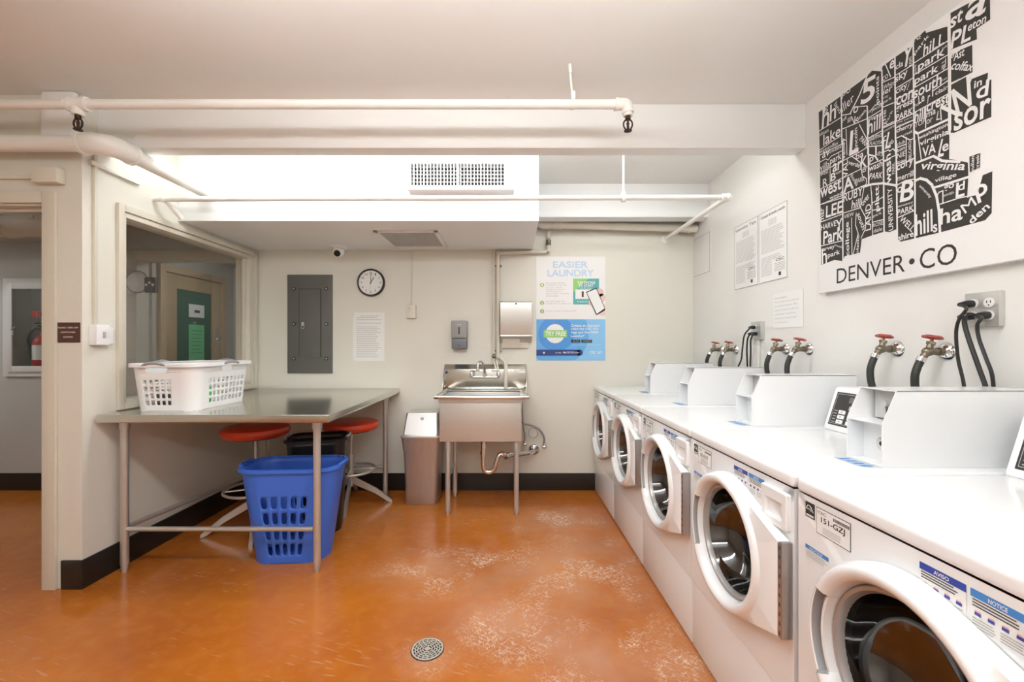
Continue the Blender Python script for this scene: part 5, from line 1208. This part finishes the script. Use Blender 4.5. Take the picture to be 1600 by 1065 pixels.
for wd in [('ig','1',(125,810),(200,765),100),('h','1',(118,1000),(208,950),270,.01),('h','1',(222,905),(300,855),210,.01),('land','1',(275,690),(345,800),45),('po','1',(378,612),(480,555),90),('iller','1',(385,790),(540,630),120),
 ('5','1',(615,700),(790,610),300,.03),('points','1',(868,650),(868,300),55,.01),('co','1',(900,390),(970,340),60),('e','1',(985,240),(1046,205),100,.02),('Whitt','1',(905,495),(1045,430),55),('ier','1',(905,565),(1020,505),75,.01),('city','1',(905,620),(970,590),35),('park','1',(905,690),(1015,625),55),
 ('the','1',(945,930),(945,740),45),('park','1',(955,935),(1045,760),40),('o','1',(522,805),(585,770),80,.01),('town','1',(590,890),(690,770),45,.01),('k','1',(540,925),(595,890),90),('n pecos','1',(720,815),(885,725),50),('capitol','1',(715,910),(880,835),60),('hill','1',(712,1070),(870,985),190,.01),('jeff','1',(385,920),(440,880),60),('sun','1',(450,920),(500,890),60),
 ('sloan','2',(90,190),(205,130),50),('lake','2',(140,312),(360,175),140,.01),('westcolfax','2',(95,410),(330,290),50),('av','2',(125,475),(220,430),80,.01),('ondale','2',(220,410),(370,335),45),('villa','2',(100,640),(220,580),90),('park','2',(225,575),(370,500),110,.01),
 ('west','2',(100,700),(205,655),55),('R','2',(135,840),(195,810),100,.01),('B','2',(235,770),(300,740),100,.02),('ar','2',(258,655),(375,600),110,.02),('num','2',(300,680),(370,648),28),('west','2',(100,985),(370,860),140,.02),('wood','2',(220,1000),(380,930),45,.01),
 ('valley','2',(432,470),(428,190),50,.01),('VAL','2',(455,700),(455,480),62,.01),('verde','2',(455,545),(600,590),50,.01),('L','2',(470,440),(590,385),310,.04),('lincoln','2',(582,350),(575,70),45,.01),('PARK','2',(600,240),(690,330),55,.01),('ba','2',(555,490),(655,445),80,.01),
 ('K','2',(615,600),(695,570),140,.02),('er','2',(640,655),(705,630),65),('A','2',(398,915),(530,850),180,.02),('PARK','2',(552,795),(670,755),60),('RUBY','2',(398,1030),(645,940),115,.01),('thomas','2',(480,690),(560,830),40),
 ('alamo','2',(720,255),(890,190),65),('PLACITA','2',(730,302),(890,285),42),('ers','2',(828,430),(890,445),50),('p','2',(728,545),(780,525),80,.01),('wash','2',(725,645),(895,570),85,.01),('PARK','2',(725,740),(890,720),75,.01),('c','2',(905,262),(945,245),70,.01),('L','2',(930,350),(1000,332),200,.03),('ub','2',(978,300),(1040,275),55,.01),
 ('wash','2',(1012,780),(1004,400),78,.02),('PARK','2',(1058,660),(1056,520),38),('country','2',(910,150),(1055,70),35),
 ('hill','3',(500,218),(610,190),110,.01),('over','3',(648,182),(742,60),55,.01),('LAND','3',(752,478),(752,140),72,.01),('platt','3',(875,235),(868,-95),70,.02),('mar','3',(150,372),(150,190),42,.01),('LEE','3',(172,332),(385,262),155,.02),('HARVE','3',(110,490),(305,430),70,.01),('Y','3',(305,510),(385,480),150,.01),
 ('Park','3',(138,672),(388,605),170,.02),('h','3',(122,925),(188,905),200,.01),('arvey','3',(135,772),(285,730),50,.01),('park','3',(198,858),(355,810),80,.01),('south','3',(285,685),(375,720),26),('college','3',(488,812),(480,370),60,.015),('VIEW','3',(405,342),(530,300),48),('south','3',(568,290),(640,490),50,.01),('platte','3',(600,785),(612,540),42,.01),
 ('UNIVERSITY','3',(1038,480),(1022,-62),60,.01),('park','3',(780,335),(890,290),48),('ROSE','3',(775,452),(905,415),48),('dale','3',(785,522),(895,490),48),
 ('cla','4',(180,705),(280,645),80,.01),('Y','4',(245,700),(400,620),290,.03),('ton','4',(402,640),(402,510),42,.01),('NE','4',(440,310),(530,265),60),('park','4',(450,510),(660,240),75,.01),('hiLL','4',(560,515),(850,345),160,.015),('park','4',(488,760),(858,530),160,.025),('hill','4',(825,425),(890,385),30),
 ('park','4',(440,945),(770,755),140,.02),('HILL','4',(882,700),(880,540),62,.01),('south','4',(430,1110),(815,905),160,.02),('sky','4',(172,915),(345,800),130,.03),('city','4',(180,1070),(340,975),110,.01),('park','4',(350,980),(400,840),30),('park','4',(478,740),(476,610),36),('clair','4',(730,1055),(905,965),60,.01),('south','4',(800,870),(890,830),30),
 ('con','5',(250,215),(470,105),110,.025),('gress','5',(250,305),(465,200),80,.02),('PARK','5',(250,405),(465,305),80,.02),('city park','5',(265,440),(460,365),24),('cherry','5',(255,572),(462,490),75,.015),('creek','5',(345,600),(465,545),38),('glendale','5',(265,480),(440,410),22),('club','5',(265,725),(365,680),45),('bon','5',(265,805),(365,760),48,.01),('NIE','5',(265,885),(370,845),65),('brae','5',(265,940),(370,905),26),
 ('BELCARO','5',(452,885),(448,650),38,.01),('cory','5',(260,1070),(475,975),100,.02),('ho','5',(490,225),(548,195),45),('Le','5',(545,190),(620,140),110,.015),('r','5',(655,180),(685,165),100),('crest','5',(640,295),(930,165),120,.02),('hill','5',(490,430),(620,370),150,.015),('TOP','5',(490,490),(625,430),65),('ma','5',(642,362),(760,305),58,.01),('or','5',(642,445),(720,410),55),('L','5',(768,395),(812,380),110),
 ('washington','5',(545,655),(915,480),65,.015),('virginia','5',(555,745),(925,590),85,.02),('VA','5',(590,875),(762,800),130,.015),('L','5',(785,865),(860,850),215,.03),('e','5',(848,805),(930,765),95,.03),
 ('merrill','6',(265,192),(475,120),75,.01),('o','6',(268,345),(330,325),75,.01),('B','6',(300,460),(470,425),260,.04),('servatory','6',(275,535),(470,475),32,.01),('PARK','6',(270,625),(480,560),72,.015),('WELL','6',(290,690),(450,840),75,.01),('shire','6',(285,955),(480,895),80,.02),('hill','6',(505,890),(725,825),280,.02),('s','6',(730,850),(785,832),105,.02),('university','6',(540,265),(680,415),42,.01),
 ('virginia','B',(828,215),(1135,222),68,.02),('village','B',(937,298),(1087,256),38,.015),('go','B',(1000,358),(1072,335),45,.02),('L','B',(1083,398),(1145,380),105,.04),('d','B',(1098,348),(1145,335),60,.02),('smith','B',(1000,388),(1070,365),20),('ha','B',(972,585),(1130,545),115,.03),('M','B',(1150,505),(1232,440),75),('p','B',(1240,435),(1325,390),125,.03),('den','B',(1195,580),(1325,460),55,.02),
 ('indian','B',(1212,212),(1212,102),24,.01),('creek','B',(1246,195),(1246,90),22,.01),
 ('s','A',(1036,205),(1082,182),70,.03),('t','A',(1085,170),(1125,148),85,.02),('a','A',(1140,155),(1282,95),145,.05),('PL','A',(1045,345),(1185,275),115,.03),('eton','A',(1165,222),(1292,155),50,.02),('e','A',(1046,408),(1072,395),26,.01),('Ast','A',(1068,425),(1142,385),58,.015),('colfax','A',(1045,482),(1192,495),55,.02),('in','A',(1210,615),(1265,588),50,.02),('d','A',(1222,695),(1306,660),110,.03),('sor','A',(1070,915),(1325,800),125,.04)]:
    word(wd[0], wd[1], wd[2], wd[3], wd[4], wd[5] if len(wd) > 5 else 0)
m.build('word_map', [mat('map_black', (.035, .032, .028), .6), CANV], t, smooth=False)
MBK = m; m = MB()
word('DENVER', 'B', (255, 990), (728, 905), 112, 0, 1, 0); word('CO', 'B', (830, 893), (1088, 850), 142, 0, 1, 0)
c = cp('B', 776, 835); rr = .0125
m.poly([(CXF-.0006, c.y+rr*math.cos(2*PI*i/28), c.z+rr*math.sin(2*PI*i/28)) for i in range(28)], 0)
m.build('title', MATS['map_black'], t, smooth=False)
